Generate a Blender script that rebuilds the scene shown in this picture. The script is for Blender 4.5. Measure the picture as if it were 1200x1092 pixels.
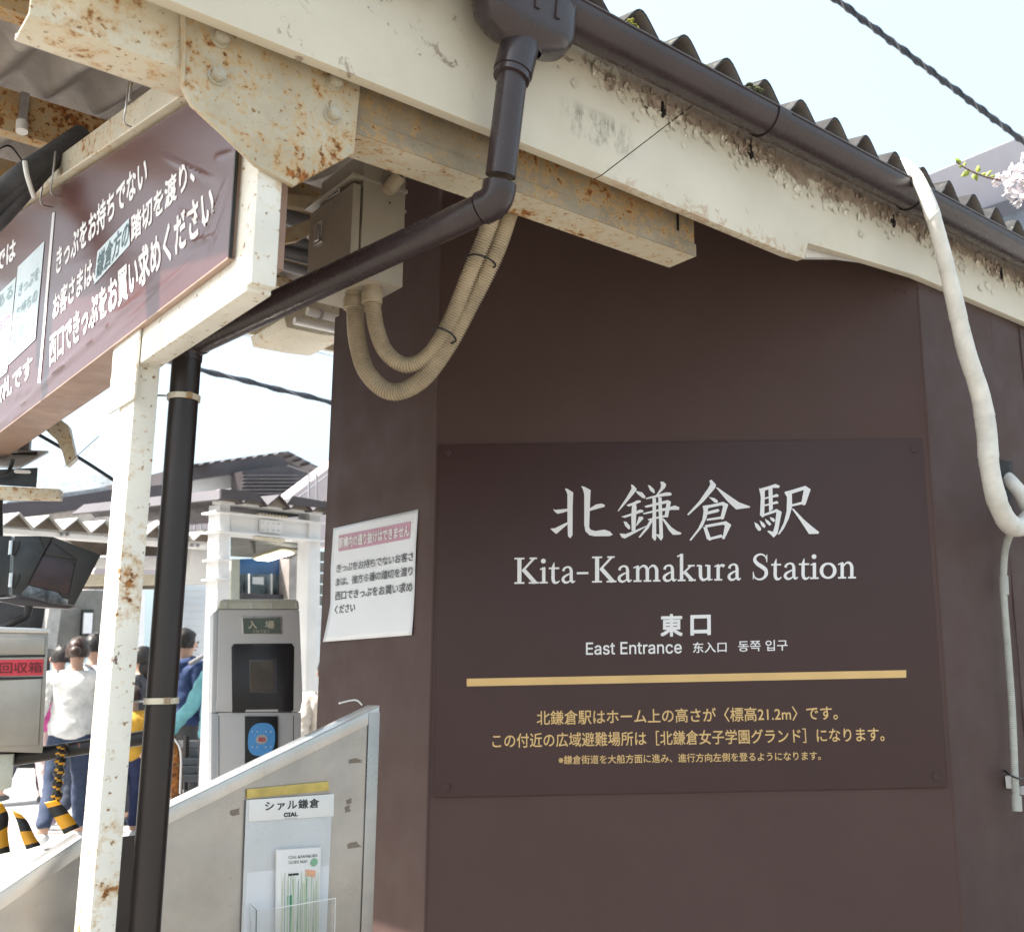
import bpy, bmesh, math, random
from mathutils import Vector, Matrix, noise
from math import sin, cos, pi, radians, atan2, sqrt
random.seed(7)
V = Vector
scene = bpy.context.scene
for o in list(bpy.data.objects): bpy.data.objects.remove(o)
col = scene.collection

# ------------------------------------------------------------------ camera
F_, CX, CY, IW = 1223.4, 766.5, 545.6, 1200.0
PIT, ROL, AZE, AZS = 0.198040, -0.0171826, 0.817598, 1.548055
CAM = V((0, 0, 1.25))
fwd = V((0, cos(PIT), sin(PIT))); up0 = V((0, -sin(PIT), cos(PIT))); rt0 = V((1, 0, 0))
RT = rt0*cos(ROL) + up0*sin(ROL); UP = -rt0*sin(ROL) + up0*cos(ROL)
cd = bpy.data.cameras.new('camera'); cam = bpy.data.objects.new('camera', cd); col.objects.link(cam)
cam.matrix_world = Matrix(((RT.x, UP.x, -fwd.x, CAM.x), (RT.y, UP.y, -fwd.y, CAM.y), (RT.z, UP.z, -fwd.z, CAM.z), (0, 0, 0, 1)))
cd.sensor_width = 36; cd.lens = 36*F_/IW; cd.shift_x = (600-CX)/IW; cd.shift_y = (CY-546)/IW
cd.clip_start = .05; cd.clip_end = 2000
cd.dof.use_dof = True; cd.dof.focus_distance = 2.7; cd.dof.aperture_fstop = 6.5
scene.camera = cam

# ------------------------------------------------------------------ sky, sun, exposure
SUN_AZ, SUN_EL = radians(250), radians(54)
w = bpy.data.worlds.new('World'); scene.world = w; w.use_nodes = True
nt = w.node_tree; nt.nodes.clear()
sky = nt.nodes.new('ShaderNodeTexSky'); sky.sky_type = 'NISHITA'; sky.sun_disc = False
sky.sun_elevation = SUN_EL; sky.sun_rotation = SUN_AZ; sky.air_density = 1.0; sky.dust_density = 9.0; sky.ozone_density = 1.0
bg = nt.nodes.new('ShaderNodeBackground'); bg.inputs[1].default_value = .15
wo = nt.nodes.new('ShaderNodeOutputWorld'); veil = nt.nodes.new('ShaderNodeMix'); veil.data_type = 'RGBA'; veil.inputs[0].default_value = .60; veil.inputs[7].default_value = (2.15, 2.72, 2.95, 1)   # thin even high cloud
nt.links.new(sky.outputs[0], veil.inputs[6]); nt.links.new(veil.outputs[2], bg.inputs[0]); nt.links.new(bg.outputs[0], wo.inputs[0])
sd = bpy.data.lights.new('sun', 'SUN'); sun = bpy.data.objects.new('sun', sd); col.objects.link(sun)
sd.energy = 3.9; sd.angle = radians(.55); sd.color = (1, .955, .88)
sdir = V((sin(SUN_AZ)*cos(SUN_EL), cos(SUN_AZ)*cos(SUN_EL), sin(SUN_EL)))
sun.rotation_euler = sdir.to_track_quat('Z', 'Y').to_euler(); sun.location = sdir*20 + V((0, 0, 5))
scene.view_settings.view_transform = 'Standard'; scene.view_settings.look = 'None'
scene.view_settings.exposure = 1.74; scene.view_settings.gamma = 1; scene.view_settings.use_curve_mapping = False
scene.render.engine = 'CYCLES'
scene.cycles.max_bounces = 8; scene.cycles.diffuse_bounces = 5

# ------------------------------------------------------------------ frames of the place
Z = V((0, 0, 1))
E = V((sin(AZE), cos(AZE), 0)); P = V((-cos(AZE), sin(AZE), 0))      # along the eave / into the station
S = V((sin(AZS), cos(AZS), 0)); SN = V((-S.y, S.x, 0))                # along the chamfered sign wall / into it
O = V((-.679, 1.673, 0))
def ray(x, y): return RT*(x-CX)/F_ - UP*(y-CY)/F_ + fwd
def on(x, y, p, n):
    d = ray(x, y); return CAM + d*(((p-CAM).dot(n))/d.dot(n))
def W(e, p, z): return O + E*e + P*p + Z*z
def onp(x, y, p):                                                     # point on the vertical plane p = const
    return on(x, y, O+P*p, P)
def one(x, y, e): return on(x, y, O+E*e, E)
def EP(q): return (q-O).dot(E), (q-O).dot(P), q.z
def pl(x, y, d): return CAM + ray(x, y)*d
SP = V((0, 3.0, 0))
def ons(x, y, off=0): return on(x, y, SP-SN*off, SN)
AZA = radians(37); A = V((sin(AZA), cos(AZA), 0)); AN = V((-A.y, A.x, 0))

# ------------------------------------------------------------------ mesh builder
class MB:
    def __init__(s): s.v = []; s.f = []; s.m = []
    def add(s, vs, fs, mi=0):
        n = len(s.v); s.v += [V(q) for q in vs]; s.f += [tuple(i+n for i in f) for f in fs]; s.m += [mi]*len(fs); return s
    def box(s, c, a, b, d, mi=0):
        c = V(c); vs = [c+a*i+b*j+d*k for k in (-1, 1) for j in (-1, 1) for i in (-1, 1)]
        return s.add(vs, [(0, 2, 3, 1), (4, 5, 7, 6), (0, 1, 5, 4), (2, 6, 7, 3), (0, 4, 6, 2), (1, 3, 7, 5)], mi)
    def wb(s, e0, e1, p0, p1, z0, z1, mi=0):
        return s.box(W((e0+e1)/2, (p0+p1)/2, (z0+z1)/2), E*(e1-e0)/2, P*(p1-p0)/2, Z*(z1-z0)/2, mi)
    def prism(s, pts, vec, mi=0):
        n = len(pts); pts = [V(p) for p in pts]
        vs = pts + [p+vec for p in pts]
        fs = [tuple(range(n)), tuple(reversed(range(n, 2*n)))] + [(i, i+n, (i+1) % n+n, (i+1) % n) for i in range(n)]
        return s.add(vs, fs, mi)
    def tube(s, path, r, n=14, caps=True, mi=0, flat=None):
        path = [V(p) for p in path]; N = len(path)
        rf = r if callable(r) else (lambda t: r)
        T = [(path[min(i+1, N-1)]-path[max(i-1, 0)]).normalized() for i in range(N)]
        ref = Z if abs(T[0].z) < .9 else E
        u = (ref - T[0]*ref.dot(T[0])).normalized(); vs = []
        for i in range(N):
            u = (u - T[i]*u.dot(T[i])).normalized(); b = T[i].cross(u); R = rf(i/(N-1))
            for k in range(n):
                a = 2*pi*k/n; vs.append(path[i] + (u*cos(a)+b*sin(a))*R)
        fs = [(i*n+k, i*n+(k+1) % n, (i+1)*n+(k+1) % n, (i+1)*n+k) for i in range(N-1) for k in range(n)]
        if caps: fs += [tuple(reversed(range(n))), tuple((N-1)*n+k for k in range(n))]
        return s.add(vs, fs, mi)
    def ribbon(s, pts, ws, nrm, lift=0, mi=0):                        # flat stroke of varying width in the plane of nrm
        N = len(pts); L = []; R_ = []
        for i in range(N):
            t = (pts[min(i+1, N-1)]-pts[max(i-1, 0)]).normalized(); b = nrm.cross(t).normalized()
            L.append(pts[i]+b*ws[i]/2+nrm*lift); R_.append(pts[i]-b*ws[i]/2+nrm*lift)
        return s.add(L+R_, [(i, i+1, N+i+1, N+i) for i in range(N-1)], mi)
    def ball(s, c, r, n=8, mi=0, sc=(1, 1, 1)):
        c = V(c); vs = []; fs = []
        for i in range(n+1):
            th = pi*i/n
            for k in range(n*2):
                a = pi*k/n; vs.append(c+V((sin(th)*cos(a)*r*sc[0], sin(th)*sin(a)*r*sc[1], cos(th)*r*sc[2])))
        m = n*2
        fs = [(i*m+k, (i+1)*m+k, (i+1)*m+(k+1) % m, i*m+(k+1) % m) for i in range(n) for k in range(m)]
        return s.add(vs, fs, mi)
    def build(s, name, mats, parent=None, smooth=False, bevel=0, label=None, recalc=True):
        me = bpy.data.meshes.new(name); me.from_pydata([tuple(q) for q in s.v], [], s.f)
        if not isinstance(mats, (list, tuple)): mats = [mats]
        for m in mats: me.materials.append(m)
        for p, i in zip(me.polygons, s.m): p.material_index = i
        bm = bmesh.new(); bm.from_mesh(me)
        if smooth or bevel: bmesh.ops.remove_doubles(bm, verts=bm.verts, dist=1e-5)
        if recalc: bmesh.ops.recalc_face_normals(bm, faces=bm.faces)
        if bevel:
            es = [e for e in bm.edges if len(e.link_faces) == 2 and e.calc_face_angle(0) > .6]
            bmesh.ops.bevel(bm, geom=es, offset=bevel, segments=2, profile=.6, affect='EDGES', clamp_overlap=True)
        bm.to_mesh(me); bm.free()
        if smooth: me.shade_smooth(); me.set_sharp_from_angle(angle=radians(35))
        elif bevel: me.shade_smooth(); me.set_sharp_from_angle(angle=radians(28))
        o = bpy.data.objects.new(name, me); col.objects.link(o)
        if parent: attach(o, parent)
        if label: o['label'] = label
        return o
def attach(o, parent):
    o.parent = parent
    root = parent; t = V(parent.location)
    while root.parent: root = root.parent
    o.matrix_parent_inverse = (Matrix.Translation(root.location)).inverted() if parent is root else Matrix.Identity(4)
def tag(o, label, cat, group=None):
    o['label'] = label; o['category'] = cat
    if group: o['group'] = group
    return o
def thing(name, label, cat, loc, group=None):
    o = bpy.data.objects.new(name, None); col.objects.link(o); o.location = loc; o.empty_display_size = .05
    return tag(o, label, cat, group)
def spline(pts, n=8):
    pts = [V(p) for p in pts]; out = []
    Q = [pts[0]*2-pts[1]] + pts + [pts[-1]*2-pts[-2]]
    for i in range(1, len(Q)-2):
        a, b, c, d = Q[i-1:i+3]
        for k in range(n):
            t = k/n; out.append(.5*((2*b)+(c-a)*t+(2*a-5*b+4*c-d)*t*t+(-a+3*b-3*c+d)*t**3))
    out.append(pts[-1]); return out
def lerp(a, b, t): return a+(b-a)*t

# ------------------------------------------------------------------ materials
def newmat(name):
    m = bpy.data.materials.new(name); m.use_nodes = True; nt = m.node_tree; nt.nodes.clear()
    out = nt.nodes.new('ShaderNodeOutputMaterial'); b = nt.nodes.new('ShaderNodeBsdfPrincipled'); nt.links.new(b.outputs[0], out.inputs[0])
    return m, nt, b
class NT:
    def __init__(s, nt): s.nt = nt; s.tc = nt.nodes.new('ShaderNodeTexCoord')
    def noise(s, scale, detail=5, rough=.55, sc=None, dist=0):
        n = s.nt.nodes.new('ShaderNodeTexNoise'); n.inputs['Scale'].default_value = scale; n.inputs['Detail'].default_value = detail; n.inputs['Roughness'].default_value = rough
        n.inputs['Distortion'].default_value = dist
        if sc:
            mp = s.nt.nodes.new('ShaderNodeMapping'); mp.inputs['Scale'].default_value = sc; s.nt.links.new(s.tc.outputs['Object'], mp.inputs[0]); s.nt.links.new(mp.outputs[0], n.inputs[0])
        else: s.nt.links.new(s.tc.outputs['Object'], n.inputs[0])
        return n.outputs[0]
    def ramp(s, x, a, b, lo=0, hi=1):
        r = s.nt.nodes.new('ShaderNodeMapRange'); r.inputs[1].default_value = a; r.inputs[2].default_value = b; r.inputs[3].default_value = lo; r.inputs[4].default_value = hi
        s.nt.links.new(x, r.inputs[0]); return r.outputs[0]
    def mix(s, f, a, b):
        m = s.nt.nodes.new('ShaderNodeMix'); m.data_type = 'RGBA'
        for i, x in ((0, f), (6, a), (7, b)):
            if isinstance(x, (int, float)): m.inputs[i].default_value = x
            elif isinstance(x, tuple): m.inputs[i].default_value = (*x, 1)
            else: s.nt.links.new(x, m.inputs[i])
        return m.outputs[2]
    def math(s, op, a, b=0):
        m = s.nt.nodes.new('ShaderNodeMath'); m.operation = op
        for i, x in ((0, a), (1, b)):
            if isinstance(x, (int, float)): m.inputs[i].default_value = x
            else: s.nt.links.new(x, m.inputs[i])
        return m.outputs[0]
    def bump(s, b, h, strength=.3, dist=.002):
        n = s.nt.nodes.new('ShaderNodeBump'); n.inputs['Strength'].default_value = strength; n.inputs['Distance'].default_value = dist
        s.nt.links.new(h, n.inputs['Height']); s.nt.links.new(n.outputs[0], b.inputs['Normal'])
    def axis(s, vec, off=0):                                          # dot(object position, vec) + off
        d = s.nt.nodes.new('ShaderNodeVectorMath'); d.operation = 'DOT_PRODUCT'; d.inputs[1].default_value = vec; s.nt.links.new(s.tc.outputs['Object'], d.inputs[0])
        return s.math('ADD', d.outputs['Value'], off)
def setp(b, c=None, r=.5, m=0, sp=.5, **k):
    if c is not None: b.inputs['Base Color'].default_value = (*c, 1)
    b.inputs['Roughness'].default_value = r; b.inputs['Metallic'].default_value = m; b.inputs['Specular IOR Level'].default_value = sp
def simple(name, c, r=.5, m=0, var=.12, scale=9, bump=.1, bscale=120, speck=None, sp=.5, sc=None):
    mt, nt, b = newmat(name); N = NT(nt); setp(b, c, r, m, sp)
    f = N.ramp(N.noise(scale, 6, .6, sc), .35, .65)
    c2 = tuple(max(0, x*(1-var*2)) for x in c); cc = N.mix(f, c2, tuple(min(1, x*(1+var*.5)) for x in c))
    if speck: cc = N.mix(N.ramp(N.noise(speck[0], 3, .6), speck[1], speck[1]+.04), cc, speck[2])
    nt.links.new(cc, b.inputs['Base Color'])
    if var > .02: nt.links.new(N.ramp(N.noise(scale*3, 4), .3, .7, max(.02, r-.08), min(1, r+.1)), b.inputs['Roughness'])
    if bump: N.bump(b, N.noise(bscale, 4), bump, .001)
    return mt
def rusty(name, paint, amount=.5, dirt=0., dirtc=(.2, .16, .12), rough=.42, chips=.0, scale=16):
    mt, nt, b = newmat(name); N = NT(nt); setp(b, paint, rough)
    big = N.noise(3.2, 3, .5); fine = N.noise(scale*1.6, 9, .68); fine2 = N.noise(scale*5, 5, .6)
    m = N.math('ADD', N.math('MULTIPLY', big, .42), N.math('ADD', N.math('MULTIPLY', fine, .40), N.math('MULTIPLY', N.noise(scale*4, 6, .6), .34)))
    th = .735-.12*amount
    halo = N.ramp(m, th-.075, th+.02); core = N.ramp(m, th-.005, th+.035)
    pc = N.mix(N.ramp(N.noise(7, 6, .6), .35, .7), tuple(x*.86 for x in paint), paint)
    if dirt:
        d = N.ramp(N.noise(5, 9, .7, (1, 1, 1)), .62-.35*dirt, .75-.15*dirt); pc = N.mix(N.math('MULTIPLY', d, min(1, dirt*1.3)), pc, dirtc)
        pc = N.mix(N.math('MULTIPLY', N.ramp(N.noise(90, 5, .7), .60, .72), .6), pc, tuple(x*.7 for x in dirtc))
    c = N.mix(N.math('MULTIPLY', halo, .75), pc, (.50, .30, .10))
    rc = N.mix(N.ramp(fine2, .4, .6), (.11, .035, .012), (.34, .13, .03))
    c = N.mix(core, c, rc)
    pin = N.ramp(N.noise(scale*5.5, 3, .5), .665, .69); c = N.mix(N.math('MULTIPLY', N.ramp(N.noise(scale*5.5, 3, .5), .60, .68), .45), c, (.46, .28, .10)); c = N.mix(N.math('MULTIPLY', pin, .85), c, (.20, .085, .025))
    if chips:
        ch = N.ramp(N.noise(11, 7, .65, (1, 1, .45)), .66-chips*.1, .665-chips*.1); c = N.mix(ch, c, (.16, .10, .08))
    nt.links.new(c, b.inputs['Base Color'])
    nt.links.new(N.ramp(core, 0, 1, rough, .9), b.inputs['Roughness'])
    h = N.math('SUBTRACT', N.math('ADD', N.math('MULTIPLY', fine2, .35), N.noise(60, 4)), N.math('MULTIPLY', N.math('ADD', core, pin), .9)); N.bump(b, h, .35, .0015)
    return mt
CREAM = (.64, .59, .47)
M = {}
M['cream'] = rusty('cream_paint_rusty', CREAM, .8)
M['cream_light'] = rusty('cream_paint_few_spots', CREAM, .38)
M['cream_white'] = rusty('white_paint_column', (.80, .78, .71), .36, chips=.3, scale=14)
M['gusset'] = rusty('gusset_paint', (.54, .48, .36), .72, dirt=.45, dirtc=(.31, .26, .18), scale=21)
M['grimy'] = rusty('grimy_steel', (.36, .30, .21), .8, dirt=.85, dirtc=(.18, .142, .10), rough=.6, scale=20)
M['rust'] = rusty('heavy_rust', (.42, .34, .23), .95, dirt=.5, dirtc=(.20, .12, .07), rough=.8)
M['bolt'] = rusty('bolt_paint', (.46, .42, .33), .1, dirt=.2)
M['brownwall'] = simple('brown_painted_metal', (.077, .048, .044), .60, sp=.22, var=.03, scale=3, bump=.12, bscale=500, speck=(260, .735, (.16, .14, .135)))
M['signplate'] = simple('brown_sign_film', (.052, .029, .029), .5, sp=.3, var=.02, scale=6, bump=.06, bscale=350, speck=(190, .76, (.13, .10, .10)))
M['oversign'] = simple('red_brown_sticker', (.088, .031, .030), .26, sp=.5, var=.02, scale=5, bump=.03)
M['pvc'] = simple('brown_pvc', (.042, .030, .033), .27, var=.10, scale=8, bump=.05, bscale=300, speck=(110, .71, (.12, .11, .11)))
M['pipe_dark'] = simple('dark_brown_pipe', (.020, .014, .013), .38, var=.1, scale=5, bump=.05)
M['slate'] = simple('weathered_slate', (.030, .029, .030), .85, var=.35, scale=14, bump=.7, bscale=90, speck=(60, .63, (.12, .13, .10)))
M['moss'] = simple('yellow_moss', (.36, .36, .05), .95, var=.4, scale=60, bump=1, bscale=200)
M['mossdark'] = simple('dark_moss', (.07, .075, .03), .95, var=.4, scale=60, bump=1, bscale=200)
M['white'] = simple('white_lettering', (.74, .74, .76), .5, var=.02, bump=0)
M['gold'] = simple('gold_lettering', (.64, .43, .18), .5, var=.04, bump=0)
M['black'] = simple('black_lettering', (.03, .03, .04), .5, var=.0, bump=0)
M['tealtxt'] = simple('faded_teal_lettering', (.22, .33, .36), .5, var=.0, bump=0)
M['redtxt'] = simple('faded_red_lettering', (.60, .16, .28), .5, var=.0, bump=0)
M['pink'] = simple('mauve_band', (.50, .27, .38), .5, var=.04, bump=0)
M['paper'] = simple('glossy_paper', (.72, .75, .80), .22, var=.02, scale=3, bump=.04, bscale=20)
M['bluewhite'] = simple('blue_white_panel', (.52, .62, .67), .35, var=.04, bump=0)
M['boxgrey'] = simple('grey_box_paint', (.37, .33, .27), .42, var=.08, scale=5, bump=.12, bscale=400, speck=(150, .735, (.08, .07, .06)))
M['conduit'] = simple('beige_corrugated_conduit', (.47, .385, .27), .55, var=.16, scale=10, bump=.1)
M['tie'] = simple('black_tie', (.012, .012, .013), .45, bump=0)
M['hose'] = simple('white_taped_hose', (.70, .69, .65), .55, var=.10, scale=12, bump=.5, bscale=35, speck=(80, .70, (.3, .27, .22)))
M['drain'] = simple('grey_drain_hose', (.42, .43, .40), .5, var=.08, scale=20)
M['blackvoid'] = simple('hole_black', (.010, .010, .010), .7, bump=.5)
M['metal'] = simple('zinc_metal', (.55, .55, .56), .35, m=.9, var=.1, scale=20)
M['chrome'] = simple('worn_chrome', (.75, .75, .77), .2, m=1, var=.1, scale=20)
M['whitesteel'] = simple('white_structure_paint', (.80, .80, .80), .4, var=.05, scale=4)
M['yellowplate'] = simple('yellow_plate', (.60, .46, .13), .5, var=.12, scale=30, speck=(120, .70, (.25, .1, .03)))
M['label'] = simple('white_label', (.78, .78, .78), .35, var=.02, bump=0)
M['backplate'] = simple('holder_backplate', (.60, .62, .64), .3, var=.04, speck=(70, .71, (.28, .24, .22)))
M['darkcable'] = simple('dark_cable', (.09, .092, .10), .55, var=.2, scale=18)
M['wire'] = simple('overhead_cable', (.045, .055, .075), .5, var=.2, scale=40)
M['lilac'] = simple('lilac_panel', (.47, .40, .41), .55, var=.04, scale=3, bump=.05)
M['lilacR'] = simple('lilac_wall', (.50, .45, .47), .5, var=.03, scale=2, bump=.03)
M['darkroof'] = simple('dark_brown_roofing', (.065, .055, .062), .45, var=.1, scale=4, bump=.1)
M['siding'] = simple('white_siding', (.70, .72, .74), .5, var=.04, scale=4)
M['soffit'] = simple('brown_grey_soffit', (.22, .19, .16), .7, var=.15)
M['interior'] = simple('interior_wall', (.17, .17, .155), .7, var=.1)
M['blueglass'] = simple('blue_reflecting_glass', (.05, .13, .28), .08, var=.2, scale=2, bump=0)
M['greyglass'] = simple('grey_window_glass', (.16, .21, .24), .08, var=.5, scale=3, bump=0)
M['galv'] = simple('grey_pipes', (.22, .22, .24), .4, var=.15)
M['blackmetal'] = simple('black_painted_shield', (.025, .028, .032), .32, var=.25, scale=8, bump=.1)
M['darkred'] = simple('dark_screen', (.028, .010, .014), .2, var=.3, bump=0)
M['redlabel'] = simple('red_label', (.62, .045, .07), .45, var=.06, bump=0)
M['tapeY'] = simple('tape_yellow', (.75, .36, .02), .4, var=.1, bump=.1)
M['tapeK'] = simple('tape_black', (.02, .02, .018), .4, var=.1, bump=.1)
M['railpaint'] = simple('black_rail_paint', (.022, .020, .022), .4, var=.2, scale=12, bump=.3, bscale=60, speck=(24, .66, (.20, .09, .06)))
M['railrust'] = rusty('rail_rust', (.05, .03, .03), 1.6, rough=.6)
M['gate'] = simple('gate_grey_plastic', (.62, .63, .65), .34, var=.02, bump=.05)
M['gateside'] = simple('gate_side_plastic', (.55, .58, .62), .32, var=.03, bump=.05)
M['gatedark'] = simple('gate_dark_panel', (.022, .021, .025), .3, var=.02, bump=0)
M['gatecap'] = simple('gate_clear_cap', (.55, .57, .50), .2, var=.05, bump=0)
M['screen'] = simple('gate_screen', (.085, .055, .032), .15, var=.3, bump=0)
M['lcd'] = simple('green_lcd', (.085, .11, .085), .2, var=.05, bump=0)
M['icblue'] = simple('card_reader_blue', (.10, .38, .85), .3, var=.03, bump=0)
M['leaf'] = simple('young_leaf', (.34, .42, .06), .5, var=.2, scale=80)
M['twig'] = simple('twig_bark', (.20, .12, .10), .8, var=.3, scale=80)
M['petal'] = simple('cherry_petal', (.86, .81, .83), .6, var=.05, scale=60, bump=0)
M['green'] = simple('printed_green', (.05, .30, .20), .4, var=.2, scale=30, bump=0)
M['lime'] = simple('printed_lime', (.45, .58, .25), .4, var=.2, scale=60, bump=0)
M['peach'] = simple('peach_sticker', (.80, .42, .28), .4, var=.05, bump=0)
# stainless panels: brushed, dusty
def stainless(name, base, rough):
    mt, nt, b = newmat(name); N = NT(nt); setp(b, base, rough, .75)
    c = N.mix(N.ramp(N.noise(4, 7, .65), .35, .7), tuple(x*.72 for x in base), base)
    c = N.mix(N.ramp(N.noise(170, 3, .7), .69, .74), c, (.15, .11, .08)); nt.links.new(c, b.inputs['Base Color'])
    nt.links.new(N.ramp(N.noise(6, 5), .3, .7, rough-.08, rough+.12), b.inputs['Roughness'])
    N.bump(b, N.noise(12, 3), .10, .004); return mt
M['steelpanel'] = stainless('dusty_stainless', (.47, .455, .44), .30)
M['steelcap'] = stainless('stainless_cap', (.66, .65, .64), .28)
M['steelbox'] = stainless('dull_box_steel', (.40, .375, .34), .42)
# asbestos sheet underside
mt, nt, b = newmat('pale_sheet_underside'); N = NT(nt); setp(b, None, .85)
c = N.mix(N.ramp(N.noise(5, 7, .65), .35, .68), (.24, .215, .205), (.36, .33, .31)); c = N.mix(N.ramp(N.noise(45, 5, .7, (1, 1, 1)), .60, .72), c, (.17, .15, .14))
nt.links.new(c, b.inputs['Base Color']); N.bump(b, N.noise(260, 3), .4, .001); M['sheet'] = mt
# fascia paint: cream, blotched pink primer where the film has come off near the gutter
mt, nt, b = newmat('fascia_paint'); N = NT(nt); setp(b, None, .45)
z_ = N.axis((0, 0, 1)); e_ = N.axis(tuple(E), -O.dot(E))
pc = N.mix(N.ramp(N.noise(3, 6, .6), .3, .7), (.56, .51, .41), (.66, .615, .51))
zone = N.math('MULTIPLY', N.ramp(z_, 2.44, 2.60, -.25, .34), N.ramp(e_, .45, 1.0))
peel = N.ramp(N.math('ADD', N.noise(17, 8, .7, dist=.6), zone), .64, .655)
low = N.math('MULTIPLY', N.ramp(N.math('ADD', N.noise(26, 8, .75, dist=.8), N.ramp(z_, 2.32, 2.40, .10, -.06)), .60, .64), N.ramp(e_, .62, .85, 0, .75))
prim = N.mix(N.ramp(N.noise(30, 5, .7), .35, .65), (.30, .235, .19), (.46, .38, .31))
c = N.mix(peel, pc, prim); c = N.mix(low, c, (.46, .33, .22))
crk = N.nt.nodes.new('ShaderNodeTexVoronoi'); crk.feature = 'DISTANCE_TO_EDGE'; crk.inputs['Scale'].default_value = 42; nt.links.new(N.tc.outputs['Object'], crk.inputs[0])
cr = N.math('MULTIPLY', N.ramp(crk.outputs[0], .0, .035, 1, 0), N.ramp(N.math('ADD', N.noise(17, 8, .7, dist=.6), zone), .56, .66))
c = N.mix(N.math('MULTIPLY', cr, .55), c, (.14, .10, .075))
mold = N.math('MULTIPLY', N.ramp(N.noise(22, 9, .8, (1, 1, .35)), .45, .56), N.math('MULTIPLY', N.math('MULTIPLY', N.ramp(e_, .60, .66), N.ramp(e_, .76, .83, 1, 0)), N.math('MULTIPLY', N.ramp(z_, 2.385, 2.41), N.ramp(z_, 2.45, 2.48, 1, 0))))
c = N.mix(N.math('MULTIPLY', mold, .7), c, (.13, .115, .075)); nt.links.new(c, b.inputs['Base Color'])
N.bump(b, N.math('ADD', N.math('MULTIPLY', peel, -1.0), N.math('MULTIPLY', N.noise(120, 4), .25)), .6, .002); M['fascia'] = mt
# acrylic
mt, nt, b = newmat('clear_acrylic'); setp(b, (.95, .96, .96), .03); b.inputs['Transmission Weight'].default_value = .95; b.inputs['IOR'].default_value = 1.3; M['acrylic'] = mt
# light fixture that is switched on in the background
mt, nt, b = newmat('fluorescent_tube'); setp(b, (.9, .9, .85), .4); b.inputs['Emission Color'].default_value = (1, .98, .9, 1); b.inputs['Emission Strength'].default_value = 2.5; M['lamp'] = mt
# paving
mt, nt, b = newmat('light_paving'); N = NT(nt); setp(b, None, .8)
c = N.mix(N.ramp(N.noise(1.2, 6, .6), .35, .7), (.30, .29, .28), (.42, .41, .40)); c = N.mix(N.ramp(N.noise(90, 4, .7), .5, .7), c, (.24, .23, .22)); nt.links.new(c, b.inputs['Base Color']); N.bump(b, N.noise(150, 4), .3, .003); M['paving'] = mt

M['asphalt'] = simple('asphalt', (.20, .182, .155), .9, var=.15, scale=2, bump=.5, bscale=90)
# ------------------------------------------------------------------ lettering
try: INTER = bpy.data.fonts.load(bpy.utils.resource_path('LOCAL')+'/datafiles/fonts/Inter.woff2')            # ships with Blender
except Exception: INTER = None
def textmesh(s, bold=.0, spacing=1.0):
    c = bpy.data.curves.new('t', 'FONT'); c.body = s; c.size = 1; c.space_character = spacing; c.resolution_u = 3
    if INTER and all(ord(q) < 128 for q in s): c.font = INTER
    o = bpy.data.objects.new('t', c); col.objects.link(o); dg = bpy.context.evaluated_depsgraph_get(); dg.update()
    me = bpy.data.meshes.new_from_object(o.evaluated_get(dg)); vs = [v.co.copy() for v in me.vertices]; fs = [tuple(p.vertices) for p in me.polygons]
    bpy.data.objects.remove(o); bpy.data.curves.remove(c); bpy.data.meshes.remove(me)
    if bold > .004:                                                                   # heavier strokes: slightly shifted layers, each a hair above the last
        b = bold*.9; V0, F0 = vs, fs; vs, fs = [], []
        for k, (dx, dy) in enumerate(((-b, -b), (b, b), (-b, b), (b, -b), (0, b*1.2), (0, -b*1.2))):
            n = len(vs); vs += [V((q.x+dx, q.y+dy, k)) for q in V0]; fs += [tuple(i+n for i in f) for f in F0]
    return vs, fs
def text(s, BL, BR, TL, nrm, mat, parent, bold=.012, lift=.0006, spacing=1.0, warp=None):
    vs, fs = textmesh(s, bold, spacing)
    x0 = min(v.x for v in vs); x1 = max(v.x for v in vs); y0 = min(v.y for v in vs); y1 = max(v.y for v in vs)
    out = []
    for v in vs:
        q = BL + (BR-BL)*((v.x-x0)/(x1-x0)) + (TL-BL)*((v.y-y0)/(y1-y0)) + nrm*(lift+v.z*.00004)
        out.append(warp(q) if warp else q)
    return MB().add(out, fs).build('lettering', mat, parent, recalc=False)

# ================================================================== THE SETTING
g = MB(); g.add([(-400, -400, 0), (400, -400, 0), (400, 400, 0), (-400, 400, 0)], [(0, 1, 2, 3)])
gr = g.build('ground', M['asphalt']); gr['kind'] = 'structure'
pz = MB(); pz.add([(-60, 4.6, .004), (60, 4.6, .004), (60, 60, .004), (-60, 60, .004)], [(0, 1, 2, 3)]); pz = pz.build('plaza', M['paving']); pz['kind'] = 'structure'
for k, (d0, d1) in enumerate([(7.2, 7.24), (9.4, 9.44), (12.2, 12.24)]):           # expansion joints across the forecourt
    j = MB(); a = V((-9, d0, .008)); j.add([a, a+V((12, 0, 0)), a+V((12, .04, 0)), a+V((0, .04, 0))], [(0, 1, 2, 3)])
    jo = j.build('paving_joint', M['soffit']); jo['kind'] = 'structure'

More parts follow.
